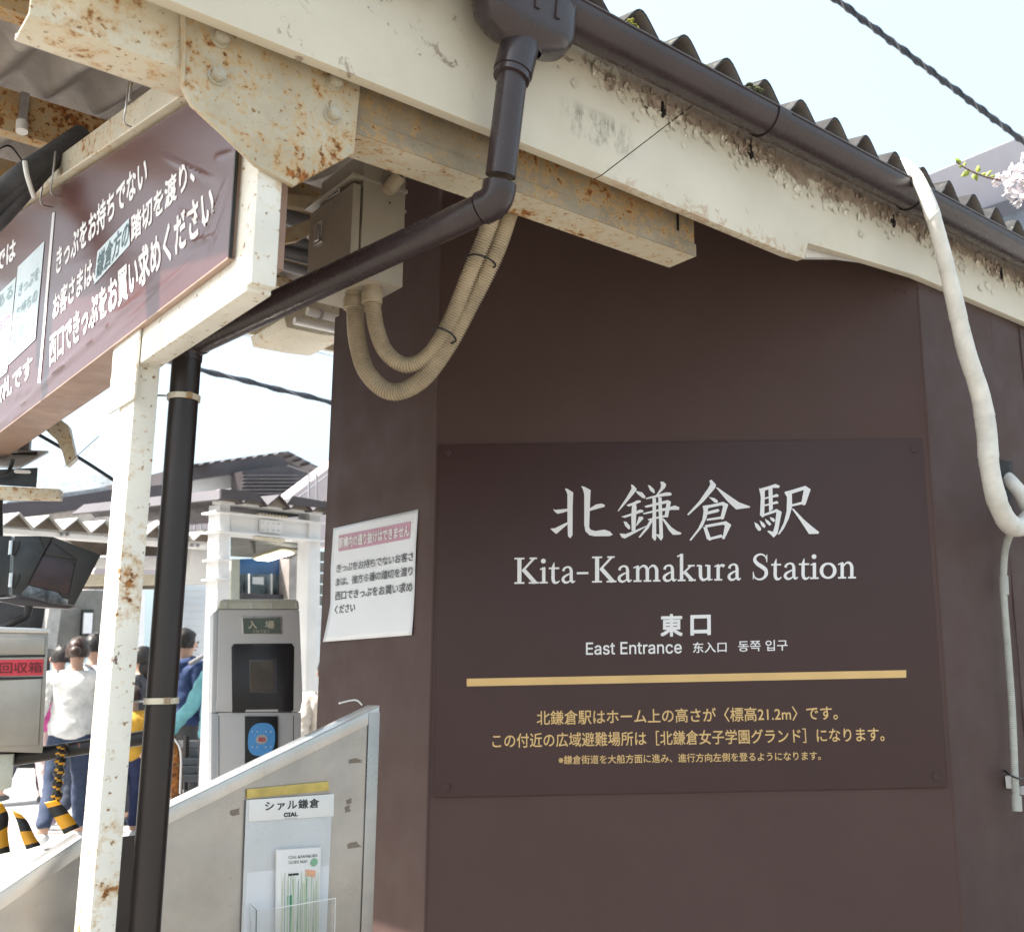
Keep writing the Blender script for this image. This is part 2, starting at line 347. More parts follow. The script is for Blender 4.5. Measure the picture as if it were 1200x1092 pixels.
# ================================================================== BROWN SIGN WALL
RC = ons(1103, 720); LC = ons(506, 730); eR, pR, _ = EP(RC); eL, pL, _ = EP(LC)
RCg = V((RC.x, RC.y, 0)); LCg = V((LC.x, LC.y, 0))
wall = thing('sign_wall', 'dark brown painted metal wall with chamfered corner under the eave', 'wall', LCg)
far = LCg + P*.665; rend = RCg + E*2.6
ztop = 2.55
def wallpanel(a, b, nrm, z0=0, z1=ztop, bow=.0, thick=.03):
    m = MB(); nx, nz = 24, 24; vs = []
    for j in range(nz+1):
        for i in range(nx+1):
            zt = z1 if not isinstance(z1, tuple) else lerp(z1[0], z1[1], i/nx); q = lerp(a, b, i/nx)+Z*lerp(z0, zt, j/nz); d = noise.noise(q*2.3)*.0035+noise.noise(q*V((7, 7, 1.2)).x*.2)*.001
            if i in (0, nx): d = 0
            vs.append(q - nrm*d*bow)
    fs = [(j*(nx+1)+i, j*(nx+1)+i+1, (j+1)*(nx+1)+i+1, (j+1)*(nx+1)+i) for j in range(nz) for i in range(nx)]
    m.add(vs, fs); n = len(vs)
    za, zb_ = z1 if isinstance(z1, tuple) else (z1, z1)
    m.add([a+nrm*thick+Z*z0, b+nrm*thick+Z*z0, b+nrm*thick+Z*zb_, a+nrm*thick+Z*za], [(3, 2, 1, 0)])
    m.add([a+Z*za, b+Z*zb_, b+nrm*thick+Z*zb_, a+nrm*thick+Z*za], [(0, 1, 2, 3)])
    return m
o = wallpanel(LCg, RCg, SN, z1=(2.80, 2.61), bow=.5).build('wall_panel', M['brownwall'], wall, smooth=True)
o = wallpanel(far, LCg, E, z1=(2.92, 2.80), bow=.5).build('wall_panel', M['brownwall'], wall, smooth=True)
o = wallpanel(RCg, rend, P, bow=3.0).build('wall_panel', M['brownwall'], wall, smooth=True)
m = MB()                                                                            # back of the booth and its lid
m.prism([far+E*.0, far+E*2.2, far+E*2.2+Z*2.5, far+Z*2.5], P*.03); m.build('back_panel', M['brownwall'], wall)
# vertical folded seams
for q, nn in ((LCg, (SN+E).normalized()), (RCg, (SN+P).normalized())):
    MB().tube([q+nn*.004, q+nn*.004+Z*ztop], .006, 10).build('corner_fold', M['brownwall'], wall, smooth=True)
for s_ in (.42, .62, 1.4):
    q = RCg+E*s_ - P*.0015; MB().tube([q, q+Z*2.42], .0022, 8).build('panel_seam', M['brownwall'], wall, smooth=True)
# rivets on the chamfer wall
for x, y in ((1058, 335), (1070, 337), (1085, 333)):
    MB().ball(ons(x-8, y+6, .001), .006, 6, sc=(1, .4, 1)).build('rivet', M['brownwall'], wall, smooth=True)

# ================================================================== STATION NAME SIGN
sg = thing('station_name_sign', 'large dark brown station name board with white and gold lettering', 'sign', ons(800, 930))
th = .006
quad = [ons(514.5, 521.5, th), ons(1080, 514.5, th), ons(1110.5, 922, th), ons(508.5, 934, th)]
MB().prism(quad, SN*(th-.0015)).build('board', M['signplate'], sg, bevel=.0012)
for x, y in ((1071, 526), (1097, 909), (523, 922), (526, 531)):
    c = ons(x, y, th); MB().tube([c+SN*.001, c-SN*.0022], .0105, 20).build('screw_cap', M['signplate'], sg, smooth=True)
tn = -SN
def st(s, x0, y0, x1, y1, h, mat, bold=.01, sp=1.0):                               # baseline from (x0,y0) to (x1,y1), height h in photo pixels
    return text(s, ons(x0, y0, th), ons(x1, y1, th), ons(x0, y0-h, th), tn, mat, sg, bold, spacing=sp)
K1 = [[(165,130),(185,132),(238,165),(233,300),(232,540),(212,568),(192,548),(187,400),(187,180)],
 [(60,310),(80,318),(188,308),(188,330),(140,345),(100,352),(78,335)],[(35,482),(75,480),(188,425),(188,445),(130,495),(90,530),(70,515)],
 [(308,110),(330,112),(392,145),(388,200),(378,470),(392,492),(430,503),(515,492),(560,508),(585,535),(560,548),(430,550),(380,540),(345,505),(335,450),(335,180),(322,135)],
 [(382,305),(440,270),(485,262),(517,275),(512,292),(470,303),(382,328)],
 [(745,95),(765,100),(797,135),(780,165),(700,260),(635,332),(630,325),(700,220),(752,130)],[(785,150),(845,165),(873,200),(865,218),(845,212),(800,175)],
 [(705,275),(760,255),(800,235),(830,235),(832,250),(790,268),(725,290)],[(755,268),(790,268),(795,300),(785,500),(752,505),(748,380)],
 [(660,378),(740,352),(825,315),(852,320),(855,335),(810,350),(690,388)],[(680,420),(705,422),(738,460),(738,485),(725,490),(695,460)],
 [(815,378),(850,378),(855,395),(800,455),(788,460)],[(645,525),(700,530),(790,495),(880,457),(882,465),(820,500),(720,555),(692,570),(665,560)],
 [(892,100),(915,105),(950,140),(955,170),(945,173),(915,150)],[(1002,72),(1030,70),(1055,95),(1045,125),(1000,170),(975,195),(965,190),(1005,130),(1010,100)],
 [(872,215),(960,190),(1050,165),(1090,165),(1105,180),(1095,192),(1040,198),(960,210),(880,225)],
 [(865,285),(960,258),(1070,232),(1095,245),(1092,262),(1050,262),(960,282),(890,298),(870,296)],
 [(848,348),(960,318),(1090,292),(1130,280),(1170,295),(1168,318),(1110,318),(970,335),(862,358)],[(893,400),(960,382),(1060,360),(1068,378),(960,400),(900,412)],
 [(1060,240),(1097,250),(1070,385),(1040,382)],[(935,210),(965,215),(968,570),(955,592),(930,560),(935,400)],
 [(985,205),(1015,210),(1028,560),(1010,590),(968,540),(970,530),(995,535)],[(915,405),(940,410),(900,480),(825,563),(812,558),(870,480)],
 [(1015,392),(1035,395),(1100,470),(1150,505),(1190,520),(1180,535),(1115,538),(1080,500)]]
K2 = [[(228,60),(245,52),(285,95),(275,125),(180,235),(50,355),(38,348),(140,235),(220,120),(235,90)],[(280,115),(300,120),(400,190),(480,245),(575,280),(570,290),(455,305),(380,235)],
 [(222,200),(270,208),(300,230),(295,250),(270,245)],[(170,275),(250,262),(345,240),(388,262),(380,290),(330,270),(215,295),(175,300)],
 [(350,250),(388,262),(350,385),(335,393),(320,380)],[(205,325),(300,300),(315,315),(300,328),(205,350)],[(205,385),(330,365),(335,385),(205,402)],
 [(170,275),(218,290),(205,370),(170,450),(70,572),(58,565),(130,470),(168,390),(178,320)],[(175,455),(205,455),(245,565),(230,572),(205,555)],
 [(185,440),(290,420),(370,405),(412,435),(395,450),(340,435),(200,460)],[(365,410),(413,438),(355,558),(335,555),(345,520)],[(230,545),(330,518),(345,540),(235,565)],
 [(650,125),(680,128),(700,140),(695,360),(675,370),(658,355),(665,200)],[(670,125),(740,105),(790,88),(828,105),(820,122),(770,122),(690,148)],
 [(730,125),(765,125),(768,300),(738,330),(735,300)],[(695,205),(760,190),(800,172),(818,185),(812,198),(760,205),(700,218)],
 [(695,265),(760,248),(800,233),(816,245),(812,255),(760,265),(700,278)],[(665,355),(740,325),(800,302),(842,325),(835,345),(800,328),(700,360),(680,375)],
 [(800,310),(843,328),(808,510),(775,545),(720,492),(730,485),(770,495),(785,440)],[(610,412),(640,430),(668,465),(665,485),(645,488),(620,455)],
 [(655,398),(690,420),(707,445),(695,465),(670,445)],[(700,385),(735,405),(755,430),(740,445),(712,420)],[(742,370),(775,380),(788,400),(775,415),(750,395)],
 [(865,160),(885,150),(930,165),(932,280),(905,380),(860,470),(820,522),(812,515),(860,420),(885,320),(888,200)],[(885,152),(960,130),(1045,105),(1090,135),(1080,150),(1030,140),(930,172)],
 [(1035,115),(1090,135),(1045,265),(1025,272),(1010,250)],[(930,262),(1015,240),(1035,258),(930,280)],[(925,295),(945,300),(1030,390),(1100,450),(1162,498),(1155,512),(1075,515),(1000,400)]]
m = MB(); k = 0
for strokes, sc, ox in ((K1, 7.5, 640), (K2, 7.2727, 800)):
    for s_ in strokes:
        q = [ons(ox+x/sc, 555+y/sc, th) + tn*(.0006+k*.00004) for x, y in s_]; k += 1
        m.add(q, [tuple(range(len(q)))])
m.build('lettering', M['white'], sg, recalc=False)
# roman serif letters drawn as pen strokes
T6 = .055
def ser(a, b, y=.03): return ([(a, y), (b, y)], [.065, .065], 0)
arch = lambda d: ([(.19+d, .42), (.26+d, .54), (.36+d, .61), (.46+d, .58), (.525+d, .46), (.53+d, .30), (.53+d, 0)], [.03, .05, .08, .11, .13, .13, .13], 1)
GL = {
 'K': (.93, [([(.19, 0), (.19, 1)], [.16, .16], 0), ser(0, .38), ser(0, .38, .97), ([(.76, .98), (.30, .48)], [.085, .085], 0), ser(.58, .86, .97), ([(.33, .56), (.80, .02)], [.155, .155], 0), ser(.55, .93)]),
 'i': (.32, [([(.165, 0), (.165, .62)], [.13, .13], 0), ([(.02, .54), (.20, .605)], [.05, .06], 0), ser(0, .32), ([(.06, .86), (.24, .86)], None, 2)]),
 't': (.42, [([(.21, .80), (.17, .6), (.165, .35), (.165, .16), (.21, .04), (.31, .02), (.42, .09)], [.02, .12, .13, .13, .12, .08, .03], 1), ([(0, .575), (.40, .575)], [.07, .07], 0)]),
 'a': (.53, [([(.07, .46), (.11, .56), (.23, .615), (.34, .57), (.375, .44), (.375, .25), (.385, .10), (.44, .03), (.53, .08)], [.11, .08, .07, .10, .12, .125, .12, .09, .03], 1), ([(.36, .375), (.22, .31), (.09, .22), (.06, .12), (.13, .03), (.25, .03), (.36, .12)], [.04, .07, .10, .12, .10, .07, .04], 1)]),
 '-': (.44, [([(0, .37), (.44, .37)], [.085, .085], 0)]),
 'm': (1.03, [([(.16, 0), (.16, .61)], [.13, .13], 0), ([(0, .54), (.19, .61)], [.05, .06], 0), arch(0), arch(.36), ser(0, .31), ser(.39, .68), ser(.75, 1.03)]),
 'n': (.69, [([(.16, 0), (.16, .61)], [.13, .13], 0), ([(0, .54), (.19, .61)], [.05, .06], 0), arch(0), ser(0, .31), ser(.39, .69)]),
 'k': (.66, [([(.14, 0), (.14, 1.05)], [.13, .13], 0), ([(-.02, .95), (.17, 1.03)], [.05, .06], 0), ser(0, .29), ([(.49, .59), (.18, .28)], [.07, .07], 0), ser(.37, .62, .59), ([(.24, .36), (.54, .02)], [.13, .13], 0), ser(.40, .66)]),
 'u': (.62, [([(.14, .60), (.14, .35), (.15, .16), (.22, .045), (.34, .05), (.45, .15)], [.13, .13, .13, .11, .08, .03], 1), ([(.47, .60), (.47, .02)], [.13, .13], 0), ser(0, .14, .585), ser(.33, .47, .585), ([(.45, .02), (.62, .05)], [.06, .04], 0)]),
 'r': (.43, [([(.15, 0), (.15, .61)], [.13, .13], 0), ([(0, .54), (.18, .61)], [.05, .06], 0), ser(0, .31), ([(.17, .42), (.22, .54), (.31, .59), (.39, .54)], [.03, .06, .10, .13], 1)]),
 'S': (.64, [([(.56, .70), (.52, .86), (.42, .96), (.28, .98), (.14, .90), (.10, .76), (.20, .62), (.36, .51), (.51, .38), (.53, .20), (.42, .06), (.27, .015), (.13, .07), (.06, .18), (.04, .32)], [.02, .05, .06, .07, .10, .13, .15, .16, .15, .13, .09, .07, .06, .05, .02], 1), ([(.555, .68), (.56, .97)], [.04, .03], 0), ([(.04, .02), (.045, .30)], [.03, .04], 0)]),
 'o': (.62, [([(.31+.26*sin(a*pi/12), .31+.275*cos(a*pi/12)) for a in range(25)], [.075+.065*abs(sin(a*pi/12))**1.5 for a in range(25)], 0)])}
LX = [('K', 45, 208, 595), ('i', 213, 268, 595), ('t', 275, 348, 595), ('a', 360, 452, 595), ('-', 463, 540, 595), ('K', 565, 728, 595), ('a', 735, 830, 595), ('m', 842, 1022, 595), ('a', 1037, 1130, 595),
      ('k', 1138, 1259, 595), ('u', 95, 200, 800), ('r', 212, 285, 800), ('a', 300, 390, 800), ('S', 465, 578, 800), ('t', 592, 662, 800), ('a', 675, 772, 800), ('t', 778, 850, 800), ('i', 852, 910, 800), ('o', 920, 1027, 800), ('n', 1040, 1160, 800)]
m = MB(); k = 0
for ch, xa, xb, ox in LX:
    wd, strokes = GL[ch]; xa = ox+xa/5.714; xb = ox+xb/5.714
    def gp(u, v):
        x = xa+(xb-xa)*u/wd; yb = 684.0-(x-603)*.0163; return ons(x, yb-30.4*v, th)
    U_ = 30.4/F_*2.95
    for pts, ws, mode in strokes:
        k += 1; lift = .0006+(k % 6)*.00006
        if mode == 2:
            c = gp((pts[0][0]+pts[1][0])/2, pts[0][1]); q = [c+(S*cos(a*pi/8)+Z*sin(a*pi/8))*.095*U_+tn*lift for a in range(16)]; m.add(q, [tuple(range(16))]); continue
        q = [gp(*p_) for p_ in pts]; wv = ws
        if mode == 1:
            q = spline(q, 5); n_ = len(ws); wv = []
            for i in range(len(q)):
                t = i/5; j = min(int(t), n_-2); wv.append(lerp(ws[j], ws[j+1], t-j))
        m.ribbon(q, [x_*U_ for x_ in wv], tn, lift)
m.build('lettering', M['white'], sg, recalc=False)
st('東', 774, 746, 800, 745.5, 26.5, M['white'], .03); st('口', 809, 744.6, 833, 744, 24, M['white'], .035)
st('East Entrance', 686.7, 767.3, 799, 765.5, 14.6, M['white'], .008)
st('东入口', 812, 765, 851.5, 764, 12.6, M['white'], .01); st('동쪽 입구', 865, 763.5, 923, 762, 12.8, M['white'], .008)
MB().prism([ons(547, 795, th+.0008), ons(1062, 785, th+.0008), ons(1062, 793.8, th+.0008), ons(547, 804, th+.0008)], SN*.0006).build('gold_bar', M['gold'], sg)
st('北鎌倉駅はホーム上の高さが〈標高21.2m〉です。', 629, 849.5, 982, 843.3, 17, M['gold'], .009)
st('この付近の広域避難場所は［北鎌倉女子学園グランド］になります。', 577, 876.5, 1036.7, 868.5, 17.2, M['gold'], .009)
st('※鎌倉街道を大船方面に進み、進行方向左側を登るようになります。', 654.5, 895.5, 962, 890.3, 10.5, M['gold'], .009)

# ================================================================== CANOPY (fascia, roof, beams, column)
RSL = .1962                                                                          # roof slope
def rz(p): return 2.645 + RSL*(p+.16)                                                # mid height of the corrugation
cp = thing('station_canopy', 'low corrugated slate canopy on cream painted rusty steel over the ticket gate', 'canopy', W(.02, .64, 0))
# fascia in two boards with a mitred joint
fp = -.07
ft = [EP(onp(x, y, fp)) for x, y in ((925, 298), (943, 303), (947, 285), (985, 296), (1025, 308), (1074, 323))]
jl = EP(onp(705, 205, fp)); jt = EP(onp(830, 128, fp))
def fbo(e): return 2.326
left = [(-.62, 2.326), (jl[0], 2.326), (jt[0], 2.66), (-.62, 2.66)]
right = [(jl[0]+.003, 2.326), (ft[0][0], ft[0][2]), (ft[1][0], ft[1][2]), (ft[2][0], ft[2][2]), (ft[3][0], ft[3][2]), (ft[4][0], ft[4][2]), (ft[5][0], ft[5][2]), (4.4, EP(onp(1195, 374, fp))[2]), (4.4, 2.66), (jt[0]+.003, 2.66)]
for pts in (left, right):
    MB().prism([W(e, fp, z) for e, z in pts], P*.026).build('fascia_board', M['fascia'], cp, bevel=.0015)
q0 = EP(onp(947, 287, .03)); MB().prism([onp(944, 284, -.03), onp(1015, 306, -.03), onp(985, 302, -.03), onp(944, 301.5, -.03)], P*.02).build('flashing', M['label'], cp)
# curled paint flakes on the fascia
m = MB()
for i in range(760):
    e = random.uniform(.55, 2.9); top = 2.585
    zc = top - abs(random.gauss(0, .045)); dens = min(1, (e-.5)/.5)
    if random.random() > dens or zc < 2.44 or noise.noise(V((e*6, zc*14, 3))) < -.08+random.uniform(-.12, .12): continue
    s_ = random.choice((random.uniform(.003, .008), random.uniform(.006, .017))); a = random.uniform(0, 6.28); c = W(e, fp-.0015, zc)
    u = E*cos(a)+Z*sin(a); v = E*-sin(a)+Z*cos(a); cur = random.uniform(.001, .0042)
    pts = [c-u*s_-v*s_*.6, c+u*s_*random.uniform(.5, 1)-v*s_*.7-P*cur*.2, c+u*s_*.9+v*s_*random.uniform(.4, .9)-P*cur, c-u*s_*random.uniform(.3, .9)+v*s_*.8-P*cur*1.4]
    m.add(pts, [(0, 1, 2, 3)])
fl = m.build('peeling_paint', M['fascia'], cp, recalc=False); fl['kind'] = 'stuff'
# corrugated sheets
PITCH, AMP = .1385, .030
def sheet(e0, e1, p0, p1, lift, mats):
    n = int(round((e1-e0)/PITCH*14)); m = MB(); t_ = .007; rows = 8; vs = []
    for side in (0, 1):
        for j in range(rows+1):
            p = lerp(p0, p1, j/rows)
            for i in range(n+1):
                e = lerp(e0, e1, i/n); ph = 2*pi*(e-PK)/PITCH; c = cos(ph); z = rz(p)+AMP*(c*.9+.1*c*abs(c))+lift + (t_ if side else 0) + noise.noise(V((e*3, p*3, 1)))*.003
                vs.append(W(e, p+(noise.noise(V((e*9, 4, p)))*.006 if j == 0 else 0), z))
    R_ = n+1; S_ = R_*(rows+1)
    f0 = [(j*R_+i, (j+1)*R_+i, (j+1)*R_+i+1, j*R_+i+1) for j in range(rows) for i in range(n)]
    f1 = [tuple(S_+k for k in reversed(f)) for f in f0]
    rim = [(i, i+1, S_+i+1, S_+i) for i in range(n)] + [(rows*R_+i+1, rows*R_+i, S_+rows*R_+i, S_+rows*R_+i+1) for i in range(n)]
    rim += [((j+1)*R_, j*R_, S_+j*R_, S_+(j+1)*R_) for j in range(rows)] + [(j*R_+n, (j+1)*R_+n, S_+(j+1)*R_+n, S_+j*R_+n) for j in range(rows)]
    m.add(vs, f0, 0); m.f += f1; m.m += [1]*len(f1); m.f += rim; m.m += [1]*len(rim)
    return m
PK = EP(onp(795, 35, -.16))[0]
for r_ in range(3):
    for c_ in range(6):
        e0 = -.52+c_*.8310; e1 = e0+.8310+PITCH*.45
        p0 = -.185+r_*1.35; p1 = p0+1.45
        if r_ == 2: p1 = 3.75
        sheet(e0, e1, p0, p1, r_*.002+c_*.0025+(.009 if r_ % 2 else 0), None).build('roof_sheet', [M['sheet'], M['slate']], cp, smooth=True, recalc=False)
# purlins (rusty angles) and their bolts / hooks
def purlin(p, mat, e0=-.5, e1=4.3, h=.13):
    zt = rz(p)-AMP-.006
    MB().prism([W(e0, p, zt), W(e0, p+.05, zt), W(e0, p+.05, zt-.006), W(e0, p+.006, zt-.006), W(e0, p+.006, zt-h+.006), W(e0, p+.05, zt-h+.006), W(e0, p+.05, zt-h), W(e0, p, zt-h)], E*(e1-e0)).build('purlin', mat, cp, bevel=.001)
for p_ in (.65, 1.60, 2.45, 3.4): purlin(p_, M['rust'])
MB().wb(-.5, 4.3, 3.74, 3.77, 3.10, 3.42).build('rear_fascia', M['cream_light'], cp)
# main beam: channel with bottom flange, gusset plate with bolts
z0, z1, tw = 2.256, 2.375, .006
def chan(e0, e1, name, mat): 
    prof = [(0, z0), (.092, z0), (.092, z0+.012), (.086, z0+.012), (.086, z0+tw), (tw, z0+tw), (tw, z1-tw), (.065, z1-tw), (.065, z1), (0, z1)]
    return MB().prism([W(e0, p, z) for p, z in prof], E*(e1-e0)).build(name, mat, cp, bevel=.0015)
chan(-.362, .03, 'beam_end', M['cream_light']); chan(.031, 1.08, 'main_beam', M['grimy'])
MB().wb(.032, 1.078, -.0015, .089, z0-.003, z0-.0005).build('beam_flange', M['cream'], cp)
MB().wb(.045, 1.0815, -.004, -.0005, z0-.0025, z0+.030).build('flange_plate', M['grimy'], cp, bevel=.001)
MB().wb(1.02, 1.024, -.0045, 0, z0+.05, z1-.02).build('weld_mark', M['tie'], cp)
gp_ = [(213, -8), (214, 100), (225, 122), (262, 156), (300, 193), (345, 218), (415, 180), (423, 95), (424, 60)]
MB().prism([onp(x, y, -.013) for x, y in gp_], P*.0118).build('gusset_plate', M['gusset'], cp, bevel=.002)
def hexbolt(c, n, r, h, parent, mat):
    u = Z; v = n.cross(u).normalized(); u = v.cross(n).normalized()
    m = MB(); m.tube([c, c+n*.003], r*1.3, 20); m.tube([c+n*.003, c+n*(h)], r, 6); m.tube([c+n*h, c+n*(h+.0015)], r*.7, 14)
    m.build('bolt', mat, parent, bevel=.0008)
for x, y in ((258, 47), (254, 90), (391, 98), (389, 136)): hexbolt(onp(x, y, -.0132), -P, .0125, .017, cp, M['bolt'])
for x, y in ((321, 53), (340, 57)): hexbolt(onp(x, y, -.0132), -P, .007, .006, cp, M['bolt'])
for x, y in ((212, 14),): MB().tube([onp(216, -5, -.0135), onp(217, 50, -.0135), onp(215, 100, -.0135)], .0022, 8).build('weld_bead', M['gusset'], cp, smooth=True)
# hanger, arm, column
MB().wb(0, .046, .0, .10, 1.915, 2.26).build('hanger', M['cream_white'], cp, bevel=.007)
MB().wb(.001, .045, .02, .695, 1.906, 1.985).build('arm', M['cream_white'], cp, bevel=.004)
MB().wb(0, .047, .588, .688, 0, 1.975).build('column', M['cream_white'], cp, bevel=.004)
MB().wb(-.006, -.001, .57, .745, 1.83, 1.99).build('tab_plate', M['cream_white'], cp, bevel=.001)
# raking rafter channel with sun hooks
rd = (P*1.855+Z*.3625).normalized(); rn_ = (Z-rd*Z.dot(rd)).normalized()
r0 = W(-.024, .05, 2.335)
def rprism(a, prof, L, name, mat, bevel=.001): MB().prism([a+E*x+rn_*y for x, y in prof], rd*L).build(name, mat, cp, bevel=bevel)
rprism(r0+rn_*.018, [(0, 0), (.09, 0), (.09, .006), (.03, .006), (.03, .10), (.024, .10), (.024, .006), (0, .006)], 4.2, 'rafter', M['cream_light'])
# ================================================================== OVERHEAD NOTICE BOARD
es = -.010
def os_(x, y): return one(x, y, es)
ob = thing('overhead_notice_board', 'red-brown overhead notice board with white lettering and wrinkled film', 'sign', W(es, .5, 1.985))
pf = 3.0
zb = 1.983
top = lambda p: 2.402+.1955*(p-.36)
outl = [(.078, zb), (pf, zb), (pf, top(pf)+.0), (.36, top(.36)), (.19, 2.36), (.078, 2.25)]
nx = 90; m = MB(); vs = []
# film face as a fine sheet with wrinkles
def wr(p, z):
    c = 0
    for (pc, zc, ln, sl, am) in WRK:
        d = (z-zc)-sl*(p-pc)-.06*(p-pc)**2; t = (p-pc)/ln
        if abs(t) < 1: c += am*math.exp(-(d/.0055)**2)*(1-t*t)
    return c
WRK = [(.95, 2.035, .55, -.03, .0035), (.75, 2.06, .5, .10, .0028), (1.4, 2.02, .5, -.04, .004), (1.62, 2.06, .25, .12, .0035), (.5, 2.02, .3, -.06, .0025), (1.7, 2.0, .3, .06, .004),
       (.27, 2.12, .10, .5, .004), (.20, 2.17, .07, .7, .003), (.17, 2.10, .06, -.8, .003), (.22, 2.06, .08, .2, .003), (.33, 2.25, .2, .55, .0035), (.45, 2.12, .35, .28, .0015), (.15, 2.05, .05, -.9, .0025), (.14, 2.2, .05, .3, .003), (1.15, 2.3, .3, .2, .001)]
ny = 60
ps = [lerp(.078, 2.3, i/260) for i in range(261)] + [2.5, 2.75, pf]
for p in ps:
    zt_ = top(p) if p > .36 else lerp(2.25, top(.36), max(0, (p-.078)/.282))
    for j in range(ny+1):
        z = lerp(zb, zt_, (j/ny)); vs.append(W(es-wr(p, z), p, z))
m.add(vs, [(i*(ny+1)+j, i*(ny+1)+j+1, (i+1)*(ny+1)+j+1, (i+1)*(ny+1)+j) for i in range(len(ps)-1) for j in range(ny)])
m.build('printed_film', M['oversign'], ob, smooth=True, recalc=False)
MB().prism([W(es+.0045, p, z+(.001 if z < 2 else -.001)) for p, z in outl], E*.094).build('sign_box', simple('sign_box_brown', (.34, .215, .16), .45, var=.08), ob, bevel=.002)
MB().wb(es-.003, es+.004, .073, .078, zb-.003, 2.24).build('edge_trim', M['tie'], ob, bevel=.001)
MB().wb(es-.002, es+.090, .0785, pf, zb-.004, zb-.0008).build('bottom_trim', simple('sign_bottom', (.36, .235, .18), .4, var=.1), ob)
on_ = -E
def ot(s, bl, br, tl, mat=None, bold=.03, lift=.0035): return text(s, os_(*bl), os_(*br), os_(*tl), on_, mat or M['white'], ob, bold, lift*.25, warp=lambda q: q+on_*wr((q-O).dot(P), q.z))
ot('きっぷをお持ちでない', (66, 324), (173, 218), (67, 291))
ot('お客さまは、', (62, 377), (112, 330), (63.5, 345))
MB().prism([os_(*q)+on_*.0016 for q in ((111, 334), (115, 295), (152, 256), (153, 287))], E*.0008).build('highlight_box', M['bluewhite'], ob)
ot('鎌倉方の', (113, 329), (151, 287), (116, 298), simple('dark_teal', (.05, .10, .12), .5, bump=0), .02, .0080)
ot('踏切を渡り、', (154, 286), (229, 213), (154, 254))
ot('西口できっぷをお買い求めください', (58, 431), (253, 261), (58.5, 393))
def opoly(px, mat, name='stripe', l=.0034): MB().prism([os_(*q)+on_*(l*.25+.0009) for q in px], E*.0006).build(name, mat, ob)
opoly(((45, 449), (48, 449), (65, 249), (62, 250)), M['white'], 'divider_bar')
opoly(((10.5, 428), (42, 398), (52.7, 283), (21.7, 313)), M['bluewhite'], 'info_panel')
opoly(((-40, 478), (9, 436), (19.4, 325), (-30, 372)), M['bluewhite'], 'info_panel')
opoly(((-32, 441), (9.5, 405), (9.7, 403.5), (-32, 439)), M['tealtxt'], 'rule_line', .0045)
ot('きっぷを', (22, 349), (46, 327), (23.5, 334), M['tealtxt'], .015, .0090)
ot('お持ちの', (19, 377), (44, 353), (20.5, 361), M['tealtxt'], .015, .0090)
ot('お客さま', (16, 405), (42, 381), (17.5, 389), M['tealtxt'], .015, .0090)
ot('である', (-12, 372), (15.5, 348), (-11, 357), M['tealtxt'], .015, .0090)
ot('専用の', (-14, 404), (12.5, 381), (-13, 389), M['redtxt'], .02, .0090)
ot('カード', (-16, 432), (9, 410), (-15, 418), M['tealtxt'], .015, .0090)
ot('こちらでは', (-34, 344), (18.5, 303), (-33, 322)); ot('専用の改札です', (-36, 505), (38, 441), (-35, 482))

# hook clips and cables on the rafter
def cable(pts, r, name, mat, parent=None, n=10, k=6): 
    o = MB().tube(spline(pts, k), r, n).build(name, mat, parent, smooth=True); return o
for (x, y) in ((146, 118), (60, 200), (48, 212)):
    a = one(x+5, y-22, -.03); b = one(x+2, y+5, -.034); c = one(x, y+26, -.03)
    cable([a, b, c, c+E*.03+P*.01], .0022, 'wire_tie', M['metal'], cp, 8)
MB().box(one(152, 108, -.012), E*.003, rd*.009, rn_*.022).build('hook_clip', M['metal'], cp, bevel=.001)
for x, y in ((28, 125),):
    c = onp(x, y, 1.592); MB().box(c, E*.012, P*.003, Z*.045).build('purlin_clip', M['metal'], cp, bevel=.002)
    MB().tube([c-Z*.05, c-Z*.085-P*.01], .016, 12).build('clip_tube', M['label'], cp, smooth=True)
cbt = thing('dark_cable_bundle', 'thick dark grey cables sagging beside the rafter at the upper left', 'cable', one(20, 220, .16))
for k, (dx, r_) in enumerate(((0, .030), (9, .022), (22, .016))):
    cable([onp(-70, 285+dx*1.5, 1.42), onp(-10, 236+dx*1.6, 1.42), onp(28, 204+dx*1.2, 1.42), onp(58, 184+dx*.6, 1.45), onp(96, 158+dx*.2, 1.5)], r_, 'cable_strand', M['darkcable'], cbt, 12)
cable([onp(29, 190, 1.36), onp(32, 207, 1.34), onp(40, 232, 1.36)], .0065, 'white_tie', M['label'], cbt, 8)

# ================================================================== GUTTER AND DOWNPIPE
gt = thing('rain_gutter', 'half-round dark brown rain gutter along the slate eave', 'gutter', W(2, -.15, 2.56))
ge, gz, gr_ = -.152, 2.607, .052
def gutter(e0, e1, r, name, t=.003, z=gz):
    n = 18; vs = []; L = [(ge-cos(pi*i/n)*r, z-sin(pi*i/n)*r) for i in range(n+1)]; I = [(ge-cos(pi*i/n)*(r-t), z-sin(pi*i/n)*(r-t)) for i in range(n, -1, -1)]
    return MB().prism([W(e0, p, zz) for p, zz in L+I], E*(e1-e0)).build(name, M['pvc'], gt, smooth=True)
eh = EP(onp(662, 20, ge-.05))[0]
ej1 = EP(onp(920, 150, ge-.05))[0]; ej2 = EP(onp(1090, 245, ge-.05))[0]
gutter(eh-.02, ej1, gr_, 'gutter_length'); gutter(ej1+.001, ej2, gr_, 'gutter_length'); gutter(ej2+.001, 4.4, gr_, 'gutter_length')
gutter(-.55, eh-.22, gr_, 'gutter_length')
for e in (ej1, ej2, 2.95): gutter(e-.022, e+.022, gr_+.004, 'gutter_joint')
for e, z_ in ((eh, 0), (eh+.012, 0)): gutter(e-.01, e+.01, gr_+.007, 'gutter_joint')
